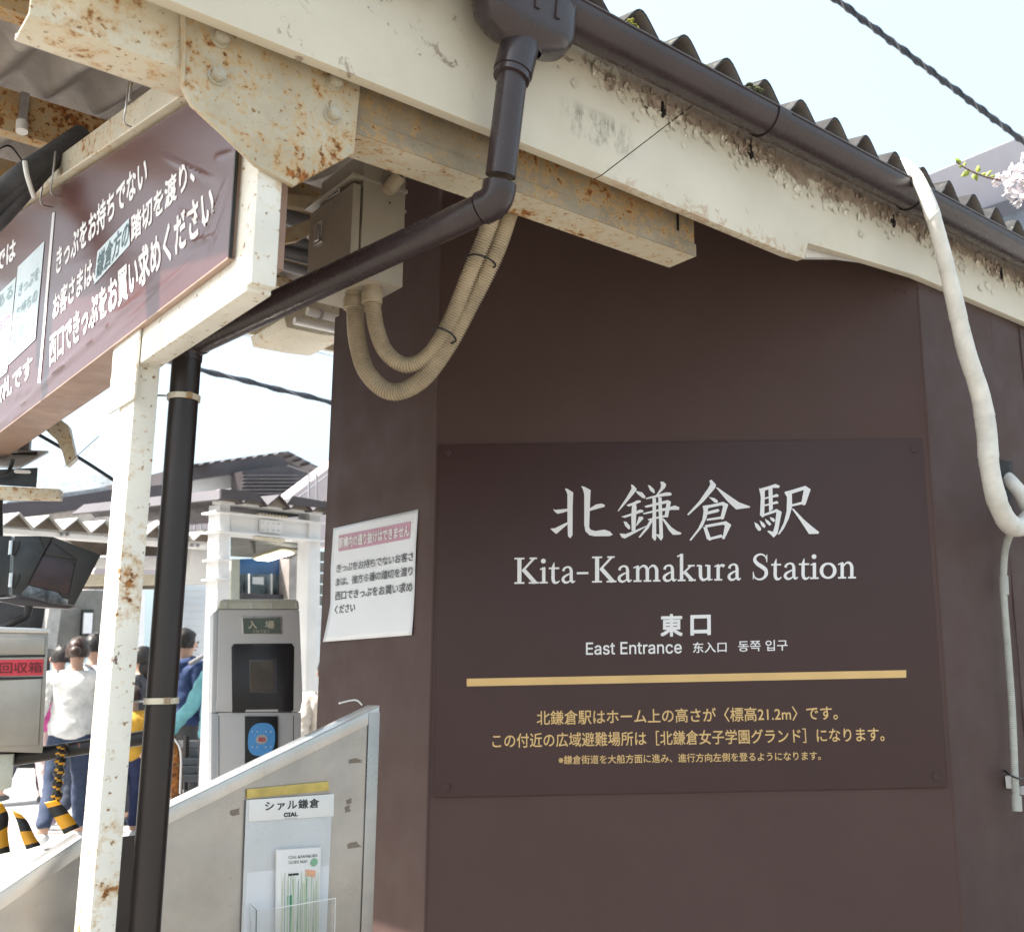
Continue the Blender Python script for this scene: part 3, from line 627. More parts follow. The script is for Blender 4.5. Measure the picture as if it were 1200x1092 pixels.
m = MB().tube([W(eh, ge-gr_, gz+.001), W(4.4, ge-gr_, gz+.001)], .0035, 8); m.build('gutter_lip', M['pvc'], gt, smooth=True)
for x, y in ((878, 162), (1045, 243), (1171, 305), (775, 108)):
    e = EP(onp(x, y, fp))[0]
    m = MB().wb(e-.0025, e+.0025, fp-.006, fp-.001, 2.532, 2.572); m.wb(e-.012, e-.004, fp-.004, fp-.001, 2.545, 2.558); m.wb(e+.004, e+.010, fp-.004, fp-.001, 2.540, 2.556)
    m.build('gutter_bracket', M['railpaint'], gt, smooth=True)
# hopper
hp = thing('rainwater_hopper', 'dark brown faceted rainwater hopper at the gutter end', 'hopper', W(.4, ge, 2.48))
hc = EP(onp(616, 40, ge)); ec = hc[0]-.012
prof = [(.132, .098, 2.78), (.130, .096, 2.66), (.118, .088, 2.565), (.112, .082, 2.515), (.098, .074, 2.49), (.045, .045, 2.472), (.040, .040, 2.468)]
m = MB(); vs = []; n = 32
def sq(a, ex): c = cos(a); return math.copysign(abs(c)**ex, c)
for i, (a_, b_, z) in enumerate(prof):
    ex = .55 if i < 4 else .8
    if i > 4: ex = 1
    for k in range(n):
        th_ = 2*pi*k/n; vs.append(W(ec+.006+sq(th_, ex)*a_*.94, ge-.004+sq(th_-pi/2, ex)*b_*.62, z))
m.add(vs, [(i*n+k, i*n+(k+1) % n, (i+1)*n+(k+1) % n, (i+1)*n+k) for i in range(len(prof)-1) for k in range(n)]); m.build('hopper_body', M['pvc'], hp, smooth=True)
for d_ in (-.055, .0, .05):
    MB().prism([W(ec+d_-.008, ge-.004-.057, 2.53), W(ec+d_+.004, ge-.004-.057, 2.53), W(ec+d_*1.2+.004, ge-.069, 2.76), W(ec+d_*1.2-.008, ge-.069, 2.76)], P*.012).build('hopper_rib', M['pvc'], hp, bevel=.002)
# downpipe
dp = thing('downpipe', 'glossy brown downpipe that drops from the hopper and bends back to the column', 'pipe', W(.1, .62, 0))
pr = .0295
A0 = W(ec+.004, ge, 2.50); A1 = onp(601, 86, ge+.003); Bq = onp(583, 236, -.10); Cq = W(.103, .60, 1.972)
MB().tube([A0, A1], pr+.009, 28).build('socket', M['pvc'], dp, smooth=True)
MB().tube([A1+(A0-A1).normalized()*.01, A1-(A0-A1).normalized()*.014], pr+.0065, 28).build('socket', M['pvc'], dp, smooth=True)
d1 = (Bq-A1).normalized(); d2 = (Cq-Bq).normalized()
MB().tube([A1, Bq-d1*.05], pr, 28).build('pipe_length', M['pvc'], dp, smooth=True)
def elbow(a, b, c, r, L, name, mat):
    u = (b-a).normalized(); v = (c-b).normalized(); s0 = b-u*L; s1 = b+v*L; pts = [s0-u*.012]
    for i in range(13):
        t = i/12; pts.append(s0*(1-t)**2+b*2*t*(1-t)+s1*t*t)
    pts.append(s1+v*.012); MB().tube(pts, r, 28).build(name, mat, dp, smooth=True)
elbow(A1, Bq, Cq, pr+.0035, .024, 'elbow', M['pvc'])
MB().tube([Bq+d2*.04, Cq-d2*.03], pr, 28).build('pipe_length', M['pvc'], dp, smooth=True)
Dq = W(.103, .60, 0)
elbow(Bq, Cq, Dq, pr+.002, .022, 'elbow', M['pvc'])
MB().tube([Cq-Z*.03, Dq], pr, 28).build('pipe_length', M['pipe_dark'], dp, smooth=True)
for y, x in ((468, 213), (821, 185)):
    z = one(x, y, .103)[2]; c = W(.103, .60, z)
    MB().tube([c-Z*.006, c+Z*.006], pr+.004, 28).build('pipe_clamp', M['cream_light'], dp, smooth=True)
    MB().tube([c+E*-.03, W(.04, .62, z)], .0025, 8).build('clamp_rod', M['metal'], dp, smooth=True)
    MB().box(c-P*.033, E*.006, P*.004, Z*.007).build('clamp_bolt', M['grimy'], dp, bevel=.001)

# ================================================================== SWITCH BOX WITH FLEXIBLE CONDUITS
pb = .33
bx = thing('switch_box', 'grey steel switch box with a latched door fixed behind the beam', 'box', W(.35, .2, 2.03))
a0 = EP(onp(424, 250, pb)); a1 = EP(onp(472, 330, pb)); zB = EP(onp(431, 326, pb))[2]
e0, e1 = a0[0], a1[0]; pB2 = pb+.215
MB().wb(e0+.001, e1, pb, pB2, zB, 2.42).build('box_body', M['boxgrey'], bx, bevel=.002)
MB().wb(e0-.022, e0-.002, pb+.003, pB2+.004, zB-.004, 2.335).build('door', M['boxgrey'], bx, bevel=.003)
MB().wb(e0-.0005, e0+.001, pb-.0006, pb, zB+.12, 2.33).build('door_gap', M['tie'], bx)
MB().wb(e0-.03, e1+.004, pb-.004, pB2+.02, 2.348, 2.356).build('rain_hood', M['boxgrey'], bx, bevel=.001)
eo = e0-.0224
def obx(x, y): return one(x, y, eo)
q = [obx(*c)-E*.0008 for c in ((383.5, 234.5), (384.5, 229.5), (398, 220.5), (398, 226))]
MB().prism(q, E*.0006).build('sticker', M['label'], bx)
text('BACHNER', obx(385, 233), obx(397, 225.2), obx(385.3, 230.3), -E, M['black'], bx, .02, .0012)
lc = obx(374, 274)
MB().box(lc-E*.002, E*.003, P*.019, Z*.027).build('latch_plate', M['chrome'], bx, bevel=.004)
MB().box(lc-E*.006, E*.003, P*.009, Z*.020).build('latch_handle', M['metal'], bx, bevel=.002)
c = onp(455, 222, pb); MB().tube([c+P*.01, c-P*.012+Z*.0, c-P*.03+Z*.025+E*.01], .0165, 24).build('conduit_socket', M['conduit'], bx, smooth=True)
cable([c-P*.02+Z*.015, c-P*.03+Z*.05+E*.02, c-P*.03+Z*.12+E*.05], .012, 'dark_lead', M['tie'], bx)
cable([W(e1+.003, pb+.03, zB+.02), W(e1+.004, pb+.03, 2.3)], .0015, 'edge_lead', M['tie'], bx)
MB().ball(onp(457, 238, pb-.001), .0022, 5).build('rivet', M['tie'], bx); MB().ball(onp(474, 248, pb+.01), .005, 6).build('rivet', M['boxgrey'], bx)
fc = thing('flexible_conduits', 'pair of beige corrugated conduits looping from the switch box up behind the beam', 'conduit', onp(430, 460, .2))
def flex(pts, r, name):
    path = spline(pts, 14); L = [0]
    for i in range(1, len(path)): L.append(L[-1]+(path[i]-path[i-1]).length)
    tot = L[-1]; ring = .0056; N_ = int(tot/ring*4); q = []
    j = 0
    for i in range(N_+1):
        s_ = tot*i/N_
        while j < len(L)-2 and L[j+1] < s_: j += 1
        q.append(lerp(path[j], path[j+1], (s_-L[j])/max(1e-9, L[j+1]-L[j])))
    prof = [1.0, 1.0, .82, .82]
    return MB().tube(q, lambda t: r*prof[int(round(t*N_)) % 4], 18).build(name, M['conduit'], fc, smooth=False)
r_c = .0182
pathA = [onp(416, 352, .43), onp(418, 395, .43), onp(430, 436, .41), onp(458, 459, .37), onp(492, 447, .32), onp(523, 408, .26), onp(552, 355, .20), onp(580, 298, .14), onp(600, 240, .11)]
pathB = [onp(436, 345, .375), onp(440, 380, .375), onp(452, 412, .36), onp(476, 428, .33), onp(503, 416, .29), onp(527, 378, .23), onp(550, 322, .17), onp(572, 268, .12), onp(584, 225, .10)]
def frontof(o): pass
flex(pathA, r_c*1.10, 'conduit'); flex(pathB, r_c, 'conduit')
for pth, rr in ((pathA, r_c*1.1), (pathB, r_c)):
    t0 = pth[0]; MB().tube([t0+Z*.03, t0-Z*.004], rr*1.12, 22).build('end_fitting', M['conduit'], fc, smooth=True)
    MB().tube([t0+Z*.002, t0-Z*.022], rr*1.28, 22).build('end_fitting', M['conduit'], fc, smooth=True)
for (xa, ya, xb, yb) in ((553, 297, 583, 312), (512, 383, 536, 400)):
    pc_ = .125 if ya < 300 else .215; a = onp(xa, ya, pc_); b = onp(xb, yb, pc_)
    cable([lerp(a, b, .02)+P*.03, lerp(a, b, .08), lerp(a, b, .5)-P*.012, lerp(a, b, .92), lerp(a, b, .98)+P*.03], .0024, 'cable_tie', M['tie'], fc, 8)

# clutter behind the hanger: pipes under the roof
up_ = thing('conduit_rack', 'grey pipes and a rusty angle seen under the roof beside the switch box', 'pipes', W(1.0, 1.7, 2.4))
for y, r_, mt_ in ((285, .022, 'galv'), (300, .022, 'galv'), (316, .018, 'galv'), (243, .030, 'conduit'), (258, .028, 'galv')):
    a = onp(338, y-3, 1.6); a2 = EP(a)
    MB().tube([W(a2[0]-.22, 1.6, a2[2]), W(a2[0]+1.2, 1.6, a2[2])], r_, 14).build('rack_pipe', M[mt_], up_, smooth=True)
q = [onp(x, y, 1.45) for x, y in ((328, 271), (375, 252), (375, 268), (350, 282), (328, 286))]; MB().prism(q, P*.03).build('rusty_bracket', M['rust'], up_, bevel=.002)
q = [onp(x, y, 1.45) for x, y in ((328, 225), (376, 232), (376, 247), (328, 240))]; MB().prism(q, P*.03).build('rusty_angle', M['rust'], up_, bevel=.002)
q = [onp(x, y, 1.7) for x, y in ((325, 322), (370, 338), (370, 352), (325, 335))]; MB().prism(q, P*.06).build('rusty_angle', M['cream'], up_, bevel=.002)
lt = thing('far_eave', 'cream boxed eave with two white pipes seen under the switch box', 'eave', onp(370, 370, 3.0))
MB().prism([onp(x, y, 3.0) for x, y in ((333, 372), (368, 349), (405, 360), (405, 396), (375, 392), (336, 384))], P*.4).build('eave_box', M['cream_light'], lt, bevel=.004)
MB().tube([onp(345, 376, 2.94), onp(410, 390, 2.94)], .018, 14).build('eave_pipe', M['label'], lt, smooth=True)
MB().tube([onp(360, 365, 2.94), onp(410, 377, 2.94)], .020, 14).build('eave_pipe', M['label'], lt, smooth=True)
MB().tube([onp(374, 368, 2.94), onp(377, 368.8, 2.94)], .026, 14).build('pipe_strap', M['metal'], lt, smooth=True)

# ================================================================== NOTICE POSTER ON THE LEFT WALL FACE
po = thing('notice_poster', 'white notice sheet with mauve heading taped to the narrow wall face', 'poster', one(437, 748, eL))
def opx(x, y, o_=.003): return one(x, y, eL-o_)
TLp, TRp, BLp, BRp = opx(391, 619), opx(490, 596.5), opx(382, 752), opx(483.4, 744)
nn = 24; m = MB(); vs = []
def pwarp(u, v):
    q = lerp(lerp(BLp, BRp, u), lerp(TLp, TRp, u), v)
    q = q + (opx(387.4+2.5, 708)-lerp(BLp, TLp, .32))*max(0, 1-abs(v-.32)/.32)*(1-u)*.6
    lift = .010*max(0, 1-u*1.6)**2*max(0, 1-v*2)**2+.002*sin(v*7)*sin(u*4)+.006*max(0, u-.8)*5*max(0, .4-v)
    return q-E*(lift+.001)
for j in range(nn+1):
    for i in range(nn+1): vs.append(pwarp(i/nn, j/nn))
fs = [(j*(nn+1)+i, j*(nn+1)+i+1, (j+1)*(nn+1)+i+1, (j+1)*(nn+1)+i) for j in range(nn) for i in range(nn)]
m.add(vs, fs); ps_ = m.build('paper_sheet', M['paper'], po, smooth=True, recalc=False)
so = ps_.modifiers.new('s', 'SOLIDIFY'); so.thickness = .0012
pn = -E
def pt(s, bl, br, tl, mat, bold=.014): return text(s, opx(*bl, .0075), opx(*br, .0075), opx(*tl, .0075), pn, mat, po, bold, .0)
MB().prism([opx(x, y, .0062) for x, y in ((396.4, 646), (480, 630.8), (480.6, 611), (397, 627.3))], E*.002).build('heading_band', M['pink'], po)
pt('駅構内の通り抜けはできません', (397, 643), (479.5, 628.5), (397.4, 630), M['white'], .03)
pt('きっぷをお持ちでないお客さ', (394, 671), (484, 657), (394.4, 661), M['black'], .011)
pt('まは、後方６番の踏切を渡り', (393, 687), (483, 674), (393.4, 677), M['black'], .011)
pt('西口できっぷをお買い求め', (392.3, 703.5), (483, 693), (392.6, 693), M['black'], .011)
pt('ください', (392, 719.5), (415.6, 716.5), (392.3, 709.5), M['black'], .011)

# ================================================================== WHITE TAPED HOSE AND DRAIN ON THE RIGHT
def pq(x, y, p): return onp(x, y, p)
hs = thing('taped_hose', 'white tape-wrapped refrigerant hose hanging from the roof over the gutter', 'hose', pq(1175, 610, -.2))
pts = [pq(1030, 205, .35), pq(1052, 192, .05), pq(1072, 205, -.19), pq(1090, 243, -.245), pq(1106, 300, -.245), pq(1118, 350, -.235), pq(1132, 410, -.225), pq(1148, 460, -.22), pq(1156, 505, -.215), pq(1160, 550, -.21), pq(1172, 596, -.20), pq(1192, 618, -.18), pq(1225, 600, -.12)]
hp_ = spline(pts, 22); NN = len(hp_)
MB().tube(hp_, lambda t: (.0175+.0105*min(1, max(0, (t-.12))*1.9))*(1+.015*sin(t*80)+.02*sin(t*31)+.055*((t*11) % 1)), 22).build('hose_run', M['hose'], hs, smooth=True)
hl_ = []; turns = 24; N3 = len(hp_)
for i in range(turns*14):
    t = i/(turns*14-1); f = t*(N3-1); j = min(int(f), N3-2); c = lerp(hp_[j], hp_[j+1], f-j); tg = (hp_[j+1]-hp_[j]).normalized(); u = tg.cross(P).normalized(); v = tg.cross(u)
    rr_ = (.0175+.0105*min(1, max(0, (t-.12))*1.9))*(1+.015*sin(t*80)+.02*sin(t*31)+.055*((t*11) % 1)); a = i*2*pi/14
    hl_.append(c+(u*cos(a)+v*sin(a))*rr_)
MB().tube(hl_, .0011, 5).build('tape_edge', M['hose'], hs, smooth=True)
h2 = thing('capped_pipe', 'white pipe elbow coming out of a dark hole in the brown wall', 'pipe', pq(1190, 570, -.08))
MB().prism([pq(x, y, pR-.006) for x, y in ((1172, 538), (1186, 541), (1189, 562), (1186, 586), (1178, 588), (1171, 560))], P*.004).build('dark_hole', M['blackvoid'], h2, bevel=.003)  # flat black slab in place of the hole, its darkness painted on
cable([pq(1180, 560, pR+.01), pq(1188, 568, -.09), pq(1198, 582, -.11), pq(1215, 620, -.11)], .022, 'pipe_elbow', M['hose'], h2, 16)
dr = thing('drain_hose', 'thin grey ribbed drain hose hanging down the right wall', 'hose', pq(1190, 950, -.1))
def flex2(pts, r, name, parent, mat, ring=.006):
    path = spline(pts, 10); q = []; L = [0]
    for i in range(1, len(path)): L.append(L[-1]+(path[i]-path[i-1]).length)
    N_ = int(L[-1]/ring*2); j = 0
    for i in range(N_+1):
        s_ = L[-1]*i/N_
        while j < len(L)-2 and L[j+1] < s_: j += 1
        q.append(lerp(path[j], path[j+1], (s_-L[j])/max(1e-9, L[j+1]-L[j])))
    return MB().tube(q, lambda t: r*(1 if int(round(t*N_)) % 2 else .86), 14).build(name, mat, parent, smooth=False)
flex2([pq(1205, 598, -.16), pq(1188, 618, -.13), pq(1178, 645, -.085), pq(1176, 690, -.08), pq(1181, 760, -.08), pq(1186, 830, -.08), pq(1189, 900, -.08), pq(1191, 945, -.08)], .0115, 'ribbed_hose', dr, M['drain'])
MB().tube([pq(1176, 675, -.08), pq(1177, 697, -.08)], .0138, 16).build('coupling', M['drain'], dr, smooth=True)
MB().tube([pq(1191, 932, -.08), pq(1192, 950, -.08)], .0145, 16).build('end_piece', M['drain'], dr, smooth=True)
cable([pq(1178, 903, pR-.004), pq(1184, 908, -.095), pq(1196, 912, -.098), pq(1204, 906, -.07)], .003, 'strap', M['tie'], dr)
MB().box(pq(1184, 916, -.055), E*.012, P*.01, Z*.018).build('clip', M['label'], dr, bevel=.004)
MB().box(pq(1200, 926, -.055), E*.014, P*.01, Z*.012).build('clip', M['label'], dr, bevel=.004)

# ================================================================== STAINLESS PANEL FENCE
pk_ = .88
fn = thing('steel_panel_barrier', 'stainless panel barrier with sloping top next to the brown wall', 'barrier', W(.5, pk_, 0))
R1 = onp(444, 827.5, pk_); R2 = onp(191, 950, pk_)
r1 = EP(R1); r2 = EP(R2)
MB().prism([W(r1[0], pk_, r1[2]), W(r2[0]-.02, pk_, r2[2]-(r1[2]-r2[2])/(r1[0]-r2[0])*.02), W(r2[0]-.02, pk_, 0), W(r1[0], pk_, 0)], P*.004).build('panel', M['steelpanel'], fn)
sl = (R2-R1); n_ = E.cross(P)
def cap(a, b, hgt, dep, parent):
    MB().prism([a-P*.003, b-P*.003, b-P*.003-Z*hgt, a-P*.003-Z*hgt], P*.002).build('cap_lip', M['steelcap'], parent, bevel=.0008)
    MB().prism([a-P*.0035+Z*.0005, b-P*.0035+Z*.0005, b-P*.0035+Z*.003, a-P*.0035+Z*.003], P*dep).build('cap_top', M['steelcap'], parent, bevel=.0012)
ext = lambda a, b, t: a+(b-a)*t
cap(R1, ext(R1, R2, 1.06), .034, .065, fn)
MB().wb(r1[0]-.030, r1[0]+.0015, pk_-.0045, pk_-.0032, 0, r1[2]-.015).build('end_stile', M['steelpanel'], fn, bevel=.0008)
MB().wb(r2[0]-.19, r2[0]-.03, pk_+.03, pk_+.034, 0, r2[2]-.05).build('shaded_return', M['pipe_dark'], fn)  # panel end in shade; the shade is put in as a dark colour
c = onp(418, 826, pk_+.02); cable([c-E*.05+Z*.006, c-E*.02+Z*.012, c+E*.0+Z*.012, c+E*.015], .0022, 'twisted_wire', M['label'], fn, 8)
for x, y, w_, h_ in ((418, 891, 17, 4), (277, 951, 12, 5), (417, 989, 19, 5), (410, 938, 5, 4), (408, 948, 6, 7)):        # old tape marks
    for k in range(3):
        q = [onp(x+dx*w_/2+random.uniform(-2, 2), y+dy*h_/2+random.uniform(-1.5, 1.5)-dx*1.5, pk_-.0006-k*.0002) for dx, dy in ((-1, -1), (random.uniform(-.2, 1), -1), (random.uniform(.2, 1), 1), (-1, 1))]
        MB().prism(q, P*.0004).build('tape_residue', simple('tape_residue', (.23, .19, .155), .8), fn) if k == 0 else MB().prism(q, P*.0004).build('tape_residue', bpy.data.materials['tape_residue'], fn)
L1 = onp(97, 981, pk_-.03); L2 = onp(-40, 1072, pk_-.03)
l1 = EP(L1); l2 = EP(L2)
fl_ = thing('lower_steel_barrier', 'pale stainless panel barrier left of the rusty white column', 'barrier', W(l1[0], pk_-.03, 0))
MB().prism([W(l1[0], pk_-.03, l1[2]), W(l2[0], pk_-.03, l2[2]), W(l2[0], pk_-.03, 0), W(l1[0], pk_-.03, 0)], P*.004).build('panel', M['steelpanel'], fl_)
cap(L1, L2, .035, .07, fl_)

# leaflet holder on the barrier
lh = thing('leaflet_holder', 'leaflet holder plate with clear acrylic pocket on the stainless barrier', 'leaflet holder', onp(340, 1092, pk_))
def kq(x, y, o_): return onp(x, y, pk_-o_)
MB().prism([kq(x, y, .009) for x, y in ((289, 937), (390, 930), (380, 1150), (281, 1150))], P*.004).build('back_plate', M['backplate'], lh, bevel=.001)
MB().prism([kq(x, y, .0093) for x, y in ((290, 1022), (386, 1014), (380, 1150), (282, 1150))], P*.0003).build('plate_film', M['paper'], lh)
MB().prism([kq(x, y, .0115) for x, y in ((292, 937), (391.5, 930), (391, 956), (291.5, 962.5))], P*.002).build('header_card', M['label'], lh, bevel=.0004)
MB().prism([kq(x, y, .008) for x, y in ((290, 924.5), (385, 915), (386, 926), (290, 935.5))], P*.006).build('yellow_strip', M['yellowplate'], lh, bevel=.0015)
kn = -P
def kt(s, bl, br, tl, mat, o_=.0115, bold=.02, sp=1.0): return text(s, kq(*bl, o_), kq(*br, o_), kq(*tl, o_), kn, mat, lh, bold, spacing=sp)
kt('シァル鎌倉', (310.5, 950), (374, 946), (310.5, 938.5), M['black'], sp=1.15); kt('CIAL', (332.5, 957.2), (349, 956), (332.5, 952), M['black'], bold=.04)
kt('K A M A K U R A', (334, 959.4), (347.5, 958.6), (334, 958.2), M['black'], bold=.0)
lf = thing('leaflets', 'stack of white and green guide map leaflets standing in the acrylic pocket', 'leaflets', kq(345, 1150, .03))
for k in range(4):
    o_ = .016+k*.0035
    MB().prism([kq(x-k*.3, y+k*.4-1, o_) for x, y in ((323.5+k*.8, 996), (376.5, 992.5), (373, 1150), (322.5, 1150))], P*.0030).build('leaflet', M['label'], lf, bevel=.0004)
o_ = .0268+.0006
def lp(px, mat, name, d=0): MB().prism([kq(x, y, o_+d) for x, y in px], P*.0004).build(name, mat, lf)
def ltx(s, bl, br, tl, mat, b=.0): return text(s, kq(*bl, o_), kq(*br, o_), kq(*tl, o_), kn, mat, lf, b, .0008)
ltx('CIAL KAMAKURA', (338, 1006), (372, 1003.5), (338, 1002.6), M['black'], -.004); ltx('GUIDE MAP', (338, 1012), (360, 1010.4), (338, 1008.6), M['black'], -.004)
c = kq(368, 1010, o_); MB().tube([c, c-P*.0006], .0095, 24).build('print_disc', simple('pale_green', (.25, .48, .33), .4, bump=0), lf)
lp(((338, 1023.5), (350, 1022.5), (350, 1025), (338, 1026)), M['tie'], 'print_bar', .0004)
lp(((358, 1018.5), (370, 1019.5), (369.5, 1027.5), (357.5, 1026)), M['peach'], 'price_sticker', .0006)
plm = simple('printed_pale_lime', (.60, .68, .47), .4, var=.08, bump=0); ppg = simple('printed_pale_green', (.36, .56, .42), .4, var=.08, bump=0)
for i in range(46):
    x = 329+i*.95+random.uniform(-.5, .5); y0_ = 1021+abs(random.gauss(0, 9)); lean = random.uniform(-4, 2)
    if x > 373: continue
    w_ = random.uniform(.25, 1.5)
    lp(((x+.8, y0_), (x+w_*.3+.8, y0_-.5), (min(x+w_+lean, 373), 1149), (max(x+lean-.5, 324), 1149)), random.choice([plm, plm, plm, ppg, M['lime'], M['label'], M['label'], M['green']]), 'printed_stalk', .00005+i*.00003)
lp(((336, 1050), (342, 1048), (343, 1149), (333, 1149)), M['green'], 'printed_patch', .00002)
m = MB()
m.prism([kq(x, y, .05) for x, y in ((322, 1064), (393, 1052), (391, 1150), (322, 1150))], P*.0022)
m.prism([kq(394, 1052, .05), kq(391, 1052, .012), kq(389, 1150, .012), kq(391.5, 1150, .05)], E*.0022)
m.prism([kq(300, 1066, .05), kq(292, 1058, .012), kq(292, 1150, .012), kq(299, 1150, .05)], E*.0022)
m.prism([kq(x, y, .05) for x, y in ((300, 1066), (321.5, 1064), (321.5, 1150), (299, 1150))], P*.0022)
m.build('acrylic_pocket', M['acrylic'], lh)
MB().tube([kq(322, 1064, .0505), kq(393, 1052, .0505)], .0012, 6).build('pocket_edge', M['label'], lh); MB().tube([kq(393, 1052, .0505), kq(391, 1150, .0505)], .0011, 6).build('pocket_edge', M['label'], lh)

# ================================================================== TICKET GATE
GD = 3.9
Gp = pl(305, 800, GD); Gn = V((-.48, 1, 0)).normalized(); Gs = V((Gn.y, -Gn.x, 0))
def gq(x, y, o_=0): return on(x, y, Gp-Gn*o_, Gn)
ga = thing('ticket_gate', 'grey card-reader ticket gate pillar with ENTRY display and blue reader', 'ticket gate', V((Gp.x, Gp.y, 0)))
MB().prism([gq(x, y) for x, y in ((256, 714), (351, 714), (355, 819), (352, 834), (253, 834), (254, 820))], Gn*.20).build('head_housing', M['gate'], ga, bevel=.006)
MB().prism([gq(x, y, -.004) for x, y in ((249.5, 718), (256, 713), (254.5, 835), (247.5, 835))], Gn*.19).build('side_cover', M['gateside'], ga, bevel=.006)
MB().prism([gq(x, y, -.006) for x, y in ((256, 834.5), (353, 834.5), (354, 1400), (252, 1400))], Gn*.18).build('pedestal', M['gate'], ga, bevel=.004)
MB().prism([gq(x, y, -.012) for x, y in ((247.5, 835.5), (256.5, 835.5), (252.5, 1400), (243, 1400))], Gn*.17).build('pedestal_side', M['gateside'], ga, bevel=.004)
MB().prism([gq(x, y, -.002) for x, y in ((258, 704), (262, 702), (347, 702), (350, 705), (351, 713.6), (255, 713.6))], Gn*.17).build('clear_cap', M['gatecap'], ga, bevel=.004)
for x in (264, 293.5, 317, 346): MB().prism([gq(a, b, .001) for a, b in ((x, 706), (x+2, 706), (x+2, 713), (x, 713))], Gn*.002).build('cap_post', M['gate'], ga)
MB().prism([gq(x, y, .003) for x, y in ((283, 722), (330, 722), (331, 743), (284, 743))], Gn*.004).build('display_bezel', M['steelcap'], ga, bevel=.002)
MB().prism([gq(x, y, .0045) for x, y in ((284.5, 724), (328, 724), (329, 742), (285.5, 742.5))], Gn*.003).build('display', M['lcd'], ga)
gn_ = -Gn
def gtx(s, bl, br, tl, mat, o_=.0047, b=.01, sp=1): return text(s, gq(*bl, o_), gq(*br, o_), gq(*tl, o_), gn_, mat, ga, b, spacing=sp)
gl = simple('pale_display_text', (.55, .52, .42), .4, bump=0)
gtx('入', (291, 736.5), (301, 736.5), (291, 727), gl, b=.03); gtx('場', (310.5, 736.5), (321.5, 736.5), (310.5, 727), gl, b=.025); gtx('ENTRY', (297, 741.5), (316, 741.5), (297, 738), gl, b=.0, sp=1.1)
MB().prism([gq(x, y, .002) for x, y in ((271, 758), (274, 754), (342, 753.5), (345, 758), (344, 832), (340, 834.5), (326, 834.5), (326, 831), (288, 831.5), (287, 835), (272, 835))], Gn*.006).build('front_panel', M['gatedark'], ga, bevel=.003)
MB().prism([gq(x, y, .004) for x, y in ((297, 754), (317, 754), (317, 757.5), (297, 757.5))], Gn*.004).build('sensor_strip', M['gatedark'], ga)
MB().prism([gq(x, y, .0035) for x, y in ((292, 773), (324, 772), (325, 812), (293, 811))], Gn*.004).build('screen_bezel', simple('bezel_grey', (.10, .10, .115), .3, bump=0), ga, bevel=.0015)
MB().prism([gq(x, y, .0045) for x, y in ((293.5, 775), (320, 774.5), (320, 810), (293.5, 810))], Gn*.003).build('screen', M['screen'], ga)
MB().prism([gq(x, y, .004) for x, y in ((287, 839), (325.5, 839), (326, 1000), (287, 1000))], Gn*.004).build('reader_panel', M['tie'], ga, bevel=.001)
c = gq(306.5, 866, .0045); U2 = GD/F_
m = MB(); q = []
for a in range(40):
    t = a*2*pi/40; q.append(c+Gs*math.copysign(abs(cos(t))**.75, cos(t))*14.8*U2+Z*math.copysign(abs(sin(t))**.75, sin(t))*18.5*U2)
m.prism(q, -Gn*.002); m.build('card_reader', M['icblue'], ga)
q = [c-Gn*.0022+Gs*cos(a*pi/10)*6.4*U2+Z*sin(a*pi/10)*5.6*U2 for a in range(20)]; MB().prism(q, -Gn*.0006).build('reader_mark', simple('mark_grey', (.55, .55, .56), .4, bump=0), ga)
gtx('IC', (302.5, 868.5), (311, 868.5), (302.5, 864), M['redlabel'], .0075, .06)
for sx, sy, s_ in ((-8, 9, 'ふ'), (8, 9, 'れ'), (-8, -9, 'て'), (8, -9, '！')):
    gtx('・・', (306.5+sx-3.5, 866-sy+1), (306.5+sx+3.5, 866-sy+1), (306.5+sx-3.5, 866-sy-1), M['label'], .0068, .0)
for x in (256, 343.5): MB().prism([gq(x, 838, -.0052), gq(x+.8, 838, -.0052), gq(x+.8, 1100, -.0052), gq(x, 1100, -.0052)], Gn*.001).build('panel_gap', M['tie'], ga)

# ================================================================== SIGNAL SHIELD, COLLECTION BOX, RAIL AND TAPES ON THE LEFT
SD = 3.3
Lp = pl(60, 700, SD); Ln = V((-.35, 1, 0)).normalized()
def lq(x, y, o_=0): return on(x, y, Lp-Ln*o_, Ln)
def lprism(px, name, mat, par, th_=.02, o_=0, bev=.001, tv=None): return MB().prism([lq(x, y, o_) for x, y in px], (tv or Ln)*th_).build(name, mat, par, bevel=bev)
shd = thing('hinged_shield', 'black hinged display hood left of the rusty column', 'display hood', lq(50, 712))
lprism(((-40, 628), (13, 628), (10, 697), (-40, 700)), 'case', M['blackmetal'], shd, .10)
lprism(((17, 628), (46, 628), (52.5, 645), (24, 697), (14, 697)), 'hood_flap', M['blackmetal'], shd, .004, .01)
lprism(((46, 628), (62, 629), (52.5, 645)), 'hood_top', M['tie'], shd, .004, .008)
lprism(((52.5, 645), (62, 629), (94, 655), (84, 703), (28, 692)), 'hood_back', simple('hood_inner', (.020, .018, .019), .35, var=.1), shd, .004, .002)
lprism(((62, 629), (118, 650), (87, 709), (79, 708), (90, 655), (60, 634)), 'hood_side', M['tie'], shd, .004, .012)
lprism(((50, 652), (88, 660), (80, 697), (34, 684)), 'dark_screen', M['darkred'], shd, .003, .005)
lprism(((54, 646), (90, 652), (89, 656), (52, 650)), 'inner_edge', M['pipe_dark'], shd, .003, .006)
lprism(((24, 697), (33, 686), (68, 694), (80, 709), (60, 707)), 'lower_lip', simple('lip_painted_reflection', (.10, .12, .14), .2, var=.5, scale=30), shd, .003, .010)  # reflected light on the lip is put into its paler blotchy colour
